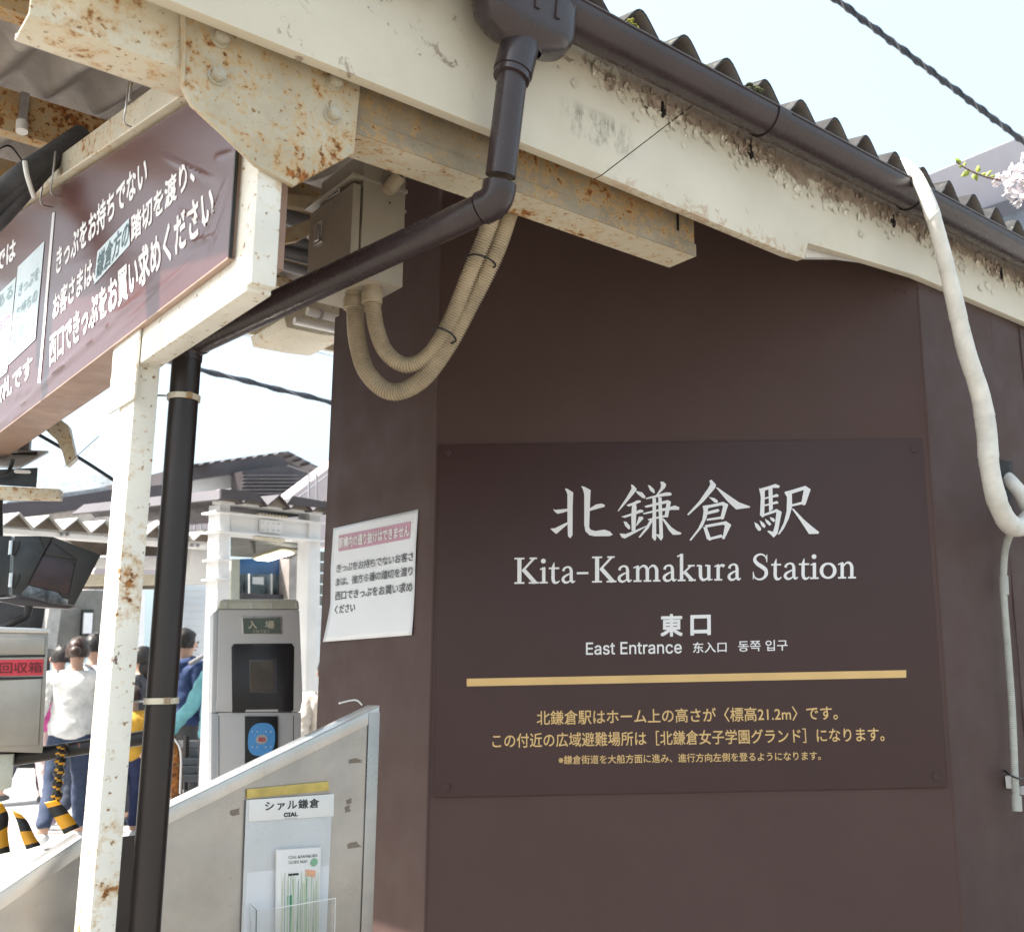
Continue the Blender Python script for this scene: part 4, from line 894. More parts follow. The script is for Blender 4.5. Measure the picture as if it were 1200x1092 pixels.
MB().prism([lq(x, y, -.02) for x, y in ((-10, 702), (28, 700), (88, 710), (80, 713), (20, 709))], Ln*.08).build('base_tray', M['darkroof'], shd, bevel=.001)
for y in (642, 680):
    MB().tube([lq(13.5, y-8.5, .012), lq(12, y+8, .012)], .0075, 12).build('hinge', M['chrome'], shd, smooth=True)
    lprism(((15, y-7), (23, y-8), (22, y), (16, y+10), (14, y+8)), 'hinge_plate', M['tie'], shd, .004, .013)
cable([lq(34, 710, -.03), lq(30, 722, -.03), lq(14, 730, -.02), lq(-10, 742, -.02)], .012, 'power_lead', M['tie'], shd)
br = thing('sign_bracket', 'cream bar with black slotted plate under the overhead board', 'bracket', lq(20, 590, .02))
lprism(((-40, 567), (70, 573), (69, 584), (-40, 583)), 'cream_bar', M['cream'], br, .06, .02, .002)
m = MB(); m.prism([lq(x, y, -.01) for x, y in ((-20, 551), (44, 548), (42.5, 571), (-20, 567))], Ln*.004); m.build('slotted_plate', M['blackmetal'], br)
lprism(((17, 550), (35, 551), (36.5, 553.5), (35, 555), (18, 554.5), (16, 552.5)), 'slot', M['label'], br, .001, -.008)
MB().prism([lq(-20, 548, .0), lq(24, 549, .0), lq(57, 531, -.15), lq(14, 529, -.15), lq(-20, 530, -.12)], Z*.008).build('tray_plate', M['gateside'], br, bevel=.001)
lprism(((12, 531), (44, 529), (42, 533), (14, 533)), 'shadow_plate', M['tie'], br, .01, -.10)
lprism(((20, 516), (35, 514), (34, 530), (20, 530)), 'support_block', M['galv'], br, .03, -.15)
cable([lq(15, 538, .02), lq(13, 546, .02), lq(8, 553, .03), lq(-10, 557, .03)], .006, 'bracket_cable', M['tie'], br)
MB().tube([lq(-1, 584, -.03), lq(-1, 640, -.03)], .011, 12).build('bracket_post', M['pipe_dark'], br, smooth=True)
cmx = thing('camera_hood', 'curved cream hood with a round bolt hanging below the overhead board', 'hood', lq(75, 520, 0))
m = MB(); a_ = [(50, 500), (66, 488), (80, 498), (82, 508), (87, 530), (88, 535), (77, 545), (73, 530), (66, 515), (56, 506)]
m.prism([lq(x, y, -.05) for x, y in a_], Ln*.06); m.build('hood_plate', M['cream_light'], cmx, bevel=.003)
MB().ball(lq(65, 493.5, -.03), .011, 8).build('round_bolt', M['galv'], cmx, smooth=True)
MB().tube([lq(76, 547, -.05), lq(116, 511, -.05)], .0012, 6).build('thin_rod', M['galv'], cmx)
cable([lq(20, 495, -.3), lq(50, 512, -.3), lq(95, 538, -.3), lq(132, 562, -.3), lq(175, 592, -.3)], .006, 'grey_lead', M['wire'], cmx, 8)
cb = thing('collection_box', 'dull steel ticket collection box with a red label', 'box', lq(20, 882, 0))
lprism(((-60, 741), (57, 741), (50, 882), (-60, 879)), 'box_body', M['steelbox'], cb, .16, 0, .003, V((-.66, 1, 0)).normalized())
lprism(((-60, 732), (60, 736.5), (59, 742), (-60, 740)), 'lid', M['steelcap'], cb, .17, .008, .003, V((-.66, 1, 0)).normalized())
lprism(((-60, 747), (53, 746), (52, 767), (-60, 766)), 'upper_door', M['steelbox'], cb, .004, .006, .001)
lprism(((-60, 800), (49, 795), (45, 873), (-60, 876)), 'lower_door', M['steelbox'], cb, .004, .006, .002)
lprism(((-60, 774), (51, 772), (50, 791), (-60, 793)), 'red_label', M['redlabel'], cb, .001, .0045, 0)
text('回収箱', lq(-1, 789, .0055), lq(49, 788, .0055), lq(-.5, 776, .0055), -Ln, simple('dark_red_text', (.16, .01, .02), .5, bump=0), cb, .012)
lprism(((-60, 768.5), (53, 767), (52.5, 769.5), (-60, 771)), 'box_seam', M['tie'], cb, .001, .0035, 0)
lprism(((-60, 794.5), (50.5, 792.5), (50.2, 795), (-60, 798)), 'box_seam', M['tie'], cb, .001, .0035, 0)
lprism(((-6, 884), (16, 883), (12, 923), (-6, 928)), 'lower_pad', M['gatecap'], cb, .02, -.05, .003)
rl = thing('pipe_rail', 'chipped black pipe rail with rust patches behind the column', 'railing', lq(100, 1100, -.1))
RA = [lq(-60, 898, -.10), lq(0, 891, -.10), lq(100, 875, -.10), lq(190, 861, -.10)]
MB().tube(RA, .0235, 16).build('rail_tube', M['railpaint'], rl, smooth=True)
tp = [lq(190, 861, -.10), lq(200, 868, -.10), lq(206, 880, -.10), lq(207, 900, -.10), lq(206, 1100, -.10)]
MB().tube(spline(tp[0:], 6), .018, 16).build('rail_post', M['railrust'], rl, smooth=True)
cable([lq(196, 862, -.06), lq(206, 868, -.06), lq(212, 884, -.06), lq(211, 930, -.06)], .0035, 'rail_edge', M['label'], rl, 8)
# striped rope wrapped on the rail and tape tails
tr = thing('striped_tape', 'black and yellow warning tape tied round the rail with a loose tail', 'tape', lq(66, 940, 0))
path = spline([lq(73, 872, -.06), lq(71, 890, -.05), lq(68, 915, -.06), lq(66, 943, -.05)], 10)
m = MB(); n = 12; N_ = len(path)
for i in range(N_-1):
    MBt = MB(); 
m.tube(path, lambda t: .014+.004*sin(t*38), 12)
m.m = [1 if ((i//12+i % 12//2) % 4) < 1 else 0 for i in range(len(m.f))]
m.build('tape_knot', [M['tapeK'], M['tapeY']], tr, smooth=True)
def tail(px, name, par, dep):
    a = [lq(x, y, dep) for x, y in px[0]]; b = [lq(x, y, dep-.015) for x, y in px[1]]
    m = MB(); n = 6
    A_ = spline(a, n); B_ = spline(b, n); N_ = len(A_)
    vs = A_+B_
    m.add(vs, [(i, i+1, N_+i+1, N_+i) for i in range(N_-1)]); m.m = [1 if ((i+2)//6) % 2 == 0 else 0 for i in range(N_-1)]
    o = m.build(name, [M['tapeK'], M['tapeY']], par, smooth=True, recalc=False); sm = o.modifiers.new('s', 'SOLIDIFY'); sm.thickness = .0006; return o
tail((((52, 940), (58, 950), (66, 962), (75, 977)), ((66, 937), (75, 945), (84, 956), (93, 969))), 'tape_tail', tr, .04)
tr2 = thing('striped_tape', 'black and yellow warning tape end hanging at the lower left above the panel', 'tape', lq(30, 990, 0))
tail((((14, 949), (20, 962), (25, 980), (31, 995)), ((25, 954), (33, 963), (40, 978), (48, 990))), 'tape_tail', tr2, .04)
tail((((-16, 945), (-12, 965), (-8, 985), (-6, 1002)), ((2, 940), (10, 955), (9, 975), (12, 998))), 'tape_tail', tr2, .06)

# ================================================================== BACKGROUND: WHITE STEEL CANOPY OVER THE EXIT
AD = 7.0
Ap = pl(262, 700, AD)
def aq(x, y, o_=0): return on(x, y, Ap+AN*o_, AN)
def aprism(px, name, mat, par, th_=.1, o_=0, bev=0): return MB().prism([aq(x, y, o_) for x, y in px], AN*th_).build(name, mat, par, bevel=bev)
wc = thing('white_gate_canopy', 'white bolted steel canopy with folded roof behind the ticket gate', 'canopy', aq(262, 905))
aprism(((258, 590), (270, 591), (268, 760), (265, 1010), (243, 1010), (252, 760)), 'post', M['whitesteel'], wc, .14, 0, .005)
aprism(((363, 597), (376, 598), (372, 1010), (356, 1010), (359, 760)), 'post', M['whitesteel'], wc, .14, 0, .005)
aprism(((258, 583), (379, 596.5), (378.5, 603), (258, 589)), 'top_rail', M['whitesteel'], wc, .10, -.03, .004)
aprism(((270, 600.5), (367, 611), (367, 634), (270, 624)), 'beam', M['whitesteel'], wc, .12, .02, .003)
for (xa, ya, xb, yb) in ((253, 599, 382, 613), (253, 622, 381, 634)): aprism(((xa, ya-1.2), (xb, yb-1.2), (xb, yb+1), (xa, ya+1)), 'flange', M['whitesteel'], wc, .18, -.03, .001)
aprism(((252, 654), (272, 655), (272, 657), (252, 656)), 'flange', M['whitesteel'], wc, .16, -.02); aprism(((251, 677), (271, 677), (271, 679), (251, 679)), 'flange', M['whitesteel'], wc, .16, -.02)
aprism(((305.5, 608), (330, 611), (330, 626), (305.5, 623)), 'splice_plate', M['whitesteel'], wc, .02, -.005, .001)
for i in range(4):
    for j in range(2): MB().ball(aq(309+i*6, 612.5+j*8+i*.5, -.012), .008, 5).build('splice_bolt', M['siding'], wc)
for i in range(9):
    x = 303+i*3.9; y = 602+i*.45; aprism(((x, y+1.5), (x+1.9, y-1.4), (x+3.9, y+1.8)), 'foam_tooth', M['cream_light'], wc, .05, -.035)
    aprism(((x-3, y+26), (x-.6, y+29.5), (x+1, y+26.3)), 'foam_tooth', M['cream_light'], wc, .05, -.035)
def folded(px0, px1, npk, h, name, par, o0, o1, mat, e1=None):
    a = aq(*px0, o0); b = aq(*px1, o0); m = MB(); vs = []; N_ = npk*2
    for dp_ in (0, 1):
        for i in range(N_+1):
            vs.append(lerp(a, b, i/N_) + Z*h*(i % 2) + AN*(o1-o0)*dp_ + Z*dp_*(o1-o0)*.06)
    m.add(vs, [(i, i+1, N_+1+i+1, N_+1+i) for i in range(N_)])
    o = m.build(name, mat, par, recalc=False); s_ = o.modifiers.new('s', 'SOLIDIFY'); s_.thickness = .012
    for i in range(npk):
        q = [lerp(a, b, (2*i+k)/N_)+Z*h*(k % 2)+AN*.03 for k in range(3)]; MB().prism(q, AN*.01).build('gable_closer', e1 or mat, par)
    return o
folded((256, 585), (392, 601), 5, .085, 'folded_roof', wc, -.12, 2.0, M['darkroof'], M['soffit'])
aprism(((259, 573), (300, 576), (308, 588), (259, 584)), 'verge_cover', M['darkroof'], wc, .02, -.14)
aprism(((343, 581), (390, 589), (390, 596), (336, 591)), 'verge_cover', M['darkroof'], wc, .02, -.14)
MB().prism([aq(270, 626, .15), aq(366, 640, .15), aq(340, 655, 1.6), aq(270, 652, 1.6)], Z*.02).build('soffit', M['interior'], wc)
fx = MB().prism([aq(x, y, .5) for x, y in ((296, 654), (331, 643), (350, 645), (350, 648), (315, 657), (298, 656))], Z*.02+AN*.02); fx.build('lamp_housing', M['cream_light'], wc)
MB().prism([aq(x, y, .48) for x, y in ((300, 655.2), (332, 646.5), (344, 648), (315, 656.5))], -Z*.006).build('lamp_tube', M['lamp'], wc)
aprism(((296, 627), (299, 628), (300, 648), (298, 648)), 'strut', M['interior'], wc, .02, .4); aprism(((293, 628), (295, 628), (299, 648), (297, 648)), 'strut', M['interior'], wc, .02, .4)
# inner booth with glass
bo = thing('exit_booth', 'station office with blue-tinted window behind the white posts', 'building', aq(320, 900, 2.2))
aprism(((271, 655), (281, 655), (279, 900), (268, 900)), 'booth_post', M['gatecap'], bo, .15, 1.6)
aprism(((339, 647), (353, 648), (350, 900), (337, 900)), 'booth_post', simple('booth_beige', (.38, .34, .32), .5), bo, .15, 1.6)
aprism(((281, 655), (339, 652), (338, 674), (281, 672)), 'upper_glass', M['blueglass'], bo, .02, 1.75)
aprism(((281, 672), (338, 674), (337, 697), (280, 695)), 'lower_glass', M['greyglass'], bo, .02, 1.75)
aprism(((279, 695), (337, 697), (337, 703), (279, 703)), 'sill', M['darkroof'], bo, .1, 1.68)
for x in (292, 318): aprism(((x, 672), (x+1.2, 672), (x+1.2, 696), (x, 696)), 'mullion', M['siding'], bo, .02, 1.70)
aprism(((296, 676), (309, 676), (309, 685), (296, 684)), 'inside_notice', M['siding'], bo, .01, 1.72)
aprism(((354, 650), (362, 650), (359, 760), (351, 760)), 'dark_opening', M['interior'], bo, .05, 1.9)
aprism(((279, 703), (360, 703), (360, 1000), (270, 1000)), 'lower_wall', M['siding'], bo, .05, 1.9)
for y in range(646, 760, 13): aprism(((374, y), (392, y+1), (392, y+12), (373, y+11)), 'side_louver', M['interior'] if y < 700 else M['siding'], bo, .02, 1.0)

# lower-left canopy
ll = thing('low_exit_canopy', 'low white beam canopy with pointed folded roof behind the column', 'canopy', aq(100, 900, .6))
folded((-34, 612), (254, 635), 9, .085, 'folded_roof', ll, .25, 2.6, simple('folded_roof_grey', (.40, .39, .37), .5), simple('closer_brown', (.15, .12, .095), .6))
aprism(((-40, 609.5), (255, 634), (255, 644), (-40, 622)), 'gutter_beam', M['whitesteel'], ll, .08, .3, .003)
aprism(((-40, 614.5), (255, 639.5), (255, 640.2), (-40, 615.4)), 'beam_groove', M['siding'], ll, .01, .292)
for x in (72, 79, 225, 232): MB().ball(aq(x, 626 if x < 100 else 639, .285), .012, 6).build('beam_bolt', M['galv'], ll)
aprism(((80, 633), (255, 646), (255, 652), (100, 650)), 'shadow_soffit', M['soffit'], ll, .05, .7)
aprism(((95, 652), (255, 655), (255, 668), (95, 664)), 'second_beam', M['whitesteel'], ll, .1, .55, .003)
aprism(((70, 672), (255, 674), (255, 684), (70, 686)), 'third_beam', M['cream_light'], ll, .1, .65, .003)
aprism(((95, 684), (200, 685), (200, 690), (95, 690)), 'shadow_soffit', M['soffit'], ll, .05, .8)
aprism(((158, 690), (170, 690), (166, 900), (152, 900)), 'post', M['whitesteel'], ll, .12, 5.2, .003)
aprism(((225, 640), (255, 643), (252, 684), (218, 684)), 'bracket_panel', M['whitesteel'], ll, .05, .45, .002)
# dark hall behind
hl = thing('ticket_hall', 'dim ticket hall interior with grey walls behind the people', 'building', aq(60, 900, 3.2))
aprism(((-80, 630), (60, 640), (58, 900), (-80, 900)), 'recess_shade', simple('recess_shade', (.04, .04, .042), .7), hl, .05, 6.40)  # flat near-black sheet; the shade inside the hall is given as colour
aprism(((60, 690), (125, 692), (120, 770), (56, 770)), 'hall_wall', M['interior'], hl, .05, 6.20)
aprism(((58, 712), (72, 712), (66, 760), (50, 760)), 'hall_pillar', simple('hall_pillar', (.34, .34, .33), .6), hl, .1, 6.00)
aprism(((97, 714), (110, 714), (108, 745), (95, 745)), 'window_frame', M['tie'], hl, .04, 6.10)
aprism(((99, 718), (109, 718), (107.5, 742), (97.5, 742)), 'window_pane', M['siding'], hl, .02, 6.08)
aprism(((110, 690), (160, 690), (155, 800), (105, 800)), 'hall_wall', M['siding'], hl, .05, 6.30)
aprism(((-80, 690), (22, 702), (22, 706), (-80, 700)), 'counter_light', M['gateside'], hl, .05, 5.90)
# siding building with stair
sb = thing('siding_building', 'white clapboard building side with a small stair and handrail', 'building', aq(225, 880, 2.4))
for i in range(16):
    y = 684+i*8.2; aprism(((200, y), (262, y), (262, y+8.0), (200, y+8.0)), 'clapboard', M['siding'], sb, .03, 2.6+(i % 2)*.0)
    o_ = 2.585; aprism(((200, y+6.6), (262, y+6.6), (262, y+8), (200, y+8)), 'clapboard_lip', M['siding'], sb, .012, o_)
aprism(((212, 684), (216, 684), (215, 800), (211, 800)), 'corner_trim', M['siding'], sb, .03, 2.55)
MB().tube([aq(222, 778, 2.0), aq(262, 755, 2.0)], .02, 10).build('hand_rail', M['galv'], sb, smooth=True)
aprism(((200, 800), (262, 800), (262, 900), (200, 900)), 'plinth', simple('plinth_grey', (.36, .37, .38), .7), sb, .03, 2.62)
for i in range(5):
    y = 868+i*10; aprism(((218-i*2, y), (262, y), (262, y+8), (216-i*2, y+8)), 'stair_step', simple('step_grey', (.22, .22, .23), .7) if i == 0 else bpy.data.materials['step_grey'], sb, .3, 1.7-i*.12)
for x in (218, 238): aprism(((x, 862), (x+4, 862), (x+2, 925), (x-2, 925)), 'stair_post', M['pipe_dark'], sb, .04, 1.5)

# far roofs
def bp(px, d, name, mat, par, th_=.3, n=None, bev=0):
    c = pl(px[0][0], px[0][1], d); n = n or AN
    return MB().prism([on(x, y, c, n) for x, y in px], n*th_).build(name, mat, par, bevel=bev)
gh = thing('gabled_house', 'dark gabled tile roof with louvred gable vent beyond the white canopy', 'house', pl(300, 700, 15))
bp(((222, 545), (337, 530), (374, 549), (374, 556), (338, 545), (222, 563)), 15, 'roof', M['darkroof'], gh, 2.5)
for i in range(9):
    x = 225+i*12.6; y = 545.5-i*1.72; bp(((x, y), (x+12, y-1.7), (x+12.6, y-3.4), (x+1, y-1.9)), 14.95, 'roof_tile', M['darkroof'], gh, .3)
for i in range(4):
    x = 337+i*9.3; y = 530+i*4.8; bp(((x, y-1.5), (x+9, y+2.5), (x+9.3, y+4.8), (x, y)), 14.95, 'roof_tile', M['darkroof'], gh, .3)
bp(((222, 560), (286, 550), (284, 590), (222, 590)), 15.3, 'gable_wall', M['siding'], gh)
bp(((284, 552), (334, 545), (366, 556), (345, 590), (284, 590)), 15.35, 'gable_vent', M['darkroof'], gh)
for i in range(7):
    y = 556+i*4.2; bp(((286, y), (350+i, y), (350+i, y+1.6), (286, y+1.6)), 15.25, 'vent_slat', simple('vent_slat', (.13, .115, .12), .5) if i == 0 else bpy.data.materials['vent_slat'], gh, .04)
lv = thing('lilac_stair_wall', 'lilac sloping metal wall with joint lines behind the folded roof', 'wall', pl(350, 700, 11))
bp(((300, 622), (330, 590), (400, 537), (400, 640), (300, 640)), 11, 'sloping_panel', M['lilac'], lv)
for x in (362, 371): bp(((x, 555), (x+1.2, 555), (x+1.2, 592), (x, 592)), 10.97, 'panel_joint', M['galv'], lv, .02)
bp(((343, 588), (388, 553), (388, 554), (343, 589.5)), 10.97, 'panel_joint', M['galv'], lv, .02)
lw = thing('lilac_eave_wall', 'lilac metal wall panel with two seams just left of the white post', 'wall', pl(220, 700, 9.5))
bp(((110, 668), (152, 637), (215, 597), (258, 573), (258, 660), (110, 690)), 9.5, 'sloping_panel', M['lilac'], lw)
for x in (228.5, 235.5): bp(((x, 590), (x+1.2, 589.5), (x+1.2, 645), (x, 645)), 9.47, 'panel_joint', M['galv'], lw, .02)
bp(((215, 618), (256, 604), (256, 604.6), (215, 619)), 9.47, 'panel_joint', M['galv'], lw, .02)
dh = thing('dark_roof_house', 'low house with dark brown sloping roof edge behind the column', 'house', pl(60, 700, 12))
bp(((2, 590), (60, 585), (128, 574), (190, 568), (190, 590), (128, 592), (40, 604), (4, 606)), 12, 'roof_edge', M['darkroof'], dh, .6)
bp(((8, 588), (60, 580), (128, 570), (128, 575), (8, 592)), 12.5, 'roof_slope', simple('pale_tiles', (.42, .43, .44), .5, var=.2, scale=20), dh, .5)
bp(((10, 604), (128, 590), (200, 588), (200, 630), (10, 622)), 12.2, 'house_wall', simple('house_wall', (.58, .54, .50), .6), dh, .3)
bp(((176, 570), (206, 568), (207, 574), (204, 575), (204, 584), (176, 585)), 11.6, 'eave_end', M['darkroof'], dh, .3)
rr = thing('tiled_roof', 'sunlit pale tiled roof ridge seen between the board and the column', 'roof', pl(100, 700, 20))
for i in range(5):
    y = 562+i*4; bp(((40+i*4, y), (130, y-6), (130, y-2.5), (40+i*4, y+3.2)), 19-i*.3, 'tile_course', simple('bright_tiles', (.62, .64, .66), .5) if i == 0 else bpy.data.materials['bright_tiles'], rr, .4)

# upper right: lilac building
lb = thing('lilac_building', 'lilac rendered building with dark eave behind the slate roof', 'building', pl(1150, 300, 8))
BN = P
bp(((1040, 225), (1205, 157), (1300, 118), (1300, 190), (1205, 226), (1040, 300)), 8, 'upper_wall', M['lilacR'], lb, .5, BN)
bp(((1100, 262), (1205, 226), (1300, 192), (1300, 212), (1205, 243), (1100, 285)), 7.7, 'dark_eave', simple('plum_eave', (.085, .06, .07), .4), lb, .4, BN)
bp(((1100, 285), (1205, 243), (1300, 212), (1300, 330), (1100, 330)), 8.1, 'blue_wall', simple('blue_grey_wall', (.23, .27, .34), .5), lb, .4, BN)

# overhead cables
def twisted(a, b, r, name, label, sag=.0, step=.12):
    t_ = thing(name, label, 'cable', a); N_ = int((b-a).length/step*6); ax = (b-a).normalized(); u = ax.cross(Z).normalized(); v = ax.cross(u)
    base = [lerp(a, b, i/N_)-Z*sag*4*(i/N_)*(1-i/N_) for i in range(N_+1)]
    MB().tube(base, r, 10).build('messenger_cable', M['wire'], t_, smooth=True)
    for ph, rr_, mt_ in ((0, .45, 'wire'), (pi, .30, 'galv')):
        MB().tube([q+(u*cos(i*2*pi/6*.5+ph)+v*sin(i*2*pi/6*.5+ph))*r*1.05 for i, q in enumerate(base)], r*rr_, 6).build('wrapping_wire', M[mt_], t_, smooth=True)
    return t_
twisted(pl(930, -38, 6.5), pl(1260, 212, 7.5), .018, 'overhead_cable', 'thick twisted black overhead cable across the sky at the upper right')
twisted(pl(150, 412, 6.5), pl(470, 492, 7.5), .015, 'overhead_cable', 'twisted overhead cable between the downpipe and the brown wall', step=.2)
for (a, b) in (((240, 382), (480, 438)), ((240, 352), (480, 412))):
    t_ = tag(MB().tube([pl(*a, 12), pl(*b, 12)], .006, 6).build('overhead_wire', M['galv']), 'upper thin overhead wire in the white sky left of the brown wall' if a[1] == 352 else 'lower thin overhead wire in the white sky left of the brown wall', 'wire')

# ================================================================== MOSS ON THE EAVE
mo = thing('moss_clumps', 'yellow and dark moss clumps in the gutter under the slate waves', 'moss', onp(800, 72, -.17))
for (xa, ya, xb, yb, mt_, r_) in ((737, 29, 756, 42, 'moss', .010), (794, 63, 838, 88, 'moss', .010), (878, 104, 893, 108, 'mossdark', .016), (735, 26, 745, 30, 'moss', .008)):
    m = MB()
    for i in range(26):
        t = random.random(); c = onp(lerp(xa, xb, t), lerp(ya, yb, t)+random.uniform(-7, 0), -.199)
        m.ball(c+P*random.uniform(-.002, .012)-Z*.004, r_*random.uniform(.3, .62), 4, sc=(1, 1, .7))
    o = m.build('moss_clump', M[mt_], mo); o['kind'] = 'stuff'

# ================================================================== CHERRY BRANCH
ch = thing('cherry_branch', 'cherry twig with young leaves and white blossom behind the gutter at the right', 'branch', pl(1200, 215, 4))
tw_ = spline([pl(x, y, 4) for x, y in ((1120, 190), (1133, 198), (1148, 205), (1165, 210), (1185, 212), (1210, 205), (1260, 200))], 5)
MB().tube(tw_, lambda t: .0022+.003*t, 8).build('twig', M['twig'], ch, smooth=True)
def leaf(c, d, L, wdt):
    d = d.normalized(); s_ = d.cross(V((.2, 1, .1))).normalized(); nrm = d.cross(s_)
    pts = [c, c+d*L*.35+s_*wdt-nrm*.002, c+d*L*.7+s_*wdt*.7, c+d*L, c+d*L*.7-s_*wdt*.7, c+d*L*.35-s_*wdt-nrm*.002, c+d*L*.5+nrm*.004]
    MB().add(pts, [(0, 1, 6), (1, 2, 6), (2, 3, 6), (3, 4, 6), (4, 5, 6), (5, 0, 6)]).build('leaf', M['leaf'], ch, recalc=False)
for (x, y, dx, dz, L, wd) in ((1127, 192, -1, .9, .035, .009), (1130, 195, .3, 1, .022, .006), (1137, 200, -1.2, -.8, .042, .012), (1140, 203, .1, -1, .03, .008), (1144, 204, .2, -1.1, .028, .008), (1146, 203, .1, 1.1, .032, .010), (1150, 206, .9, .5, .03, .008), (1155, 207, .7, .7, .034, .008), (1128, 196, -.9, .1, .02, .005), (1160, 208, 1, .4, .025, .006)):
    leaf(pl(x, y, 4), RT*dx+UP*dz+fwd*random.uniform(-.4, .4), L, wd)
def blossom(c):
    m = MB(); n = V((random.uniform(-1, 1), random.uniform(-1.4, .2), random.uniform(-.6, .9))).normalized(); u = n.orthogonal().normalized(); v = n.cross(u)
    for k in range(5):
        a = k*2*pi/5+random.uniform(-.1, .1); d = u*cos(a)+v*sin(a); s_ = n.cross(d); L = .017*random.uniform(.8, 1.1); cup = random.uniform(.2, .5)
        pts = [c, c+d*L*.5+s_*L*.42+n*L*cup*.4, c+d*L+s_*L*.25+n*L*cup, c+d*L*.9+n*L*cup, c+d*L-s_*L*.25+n*L*cup, c+d*L*.5-s_*L*.42+n*L*cup*.4]
        m.add(pts, [tuple(range(6))])
    m.build('blossom', M['petal'], ch, recalc=False)
for i in range(110):
    a = random.uniform(0, 6.28); r_ = sqrt(random.random()); x = 1203+cos(a)*34*r_; y = 212+sin(a)*22*r_
    if x < 1180 and not 203 < y < 222: continue
    blossom(pl(x, y, 4)+fwd*random.uniform(-.06, .06))
for x, y in ((1178, 208), (1181, 216), (1183, 222), (1188, 229), (1190, 236), (1194, 240), (1196, 189), (1199, 183)): blossom(pl(x, y, 4))

# ================================================================== PEOPLE
def skin_mesh(verts, edges, radii, levels=2, root=0):
    me = bpy.data.meshes.new('sk'); me.from_pydata([tuple(v) for v in verts], edges, []); o = bpy.data.objects.new('sk', me); col.objects.link(o)
    md = o.modifiers.new('skin', 'SKIN'); md.use_smooth_shade = True; me.skin_vertices
    for i, r in enumerate(radii):
        sv = me.skin_vertices[0].data[i]; sv.radius = (r, r) if isinstance(r, (int, float)) else r
        sv.use_root = (i == root)
    sb_ = o.modifiers.new('sub', 'SUBSURF'); sb_.levels = levels; sb_.render_levels = levels
    dg = bpy.context.evaluated_depsgraph_get(); dg.update(); out = bpy.data.meshes.new_from_object(o.evaluated_get(dg))
    bpy.data.objects.remove(o); return out
def meobj(name, me, mat, parent, M4):
    if name in ('jacket', 'trousers'):
        me.update(); nrm = [v.normal.copy() for v in me.vertices]; off = random.random()*9
        for v, n_ in zip(me.vertices, nrm): v.co += n_*(.011*noise.noise(V((v.co.x*9+off, v.co.y*9, v.co.z*13)))+.007*noise.noise(V((v.co.x*22, v.co.y*22+off, v.co.z*30))))
    me.transform(M4); me.materials.clear(); me.materials.append(mat); me.shade_smooth(); o = bpy.data.objects.new(name, me); col.objects.link(o); attach(o, parent); return o
SK = simple('skin', (.50, .31, .23), .5, var=.05, bump=0); HAIRM = simple('dark_hair', (.018, .014, .013), .45, var=.2, scale=90, bump=.3, bscale=300)
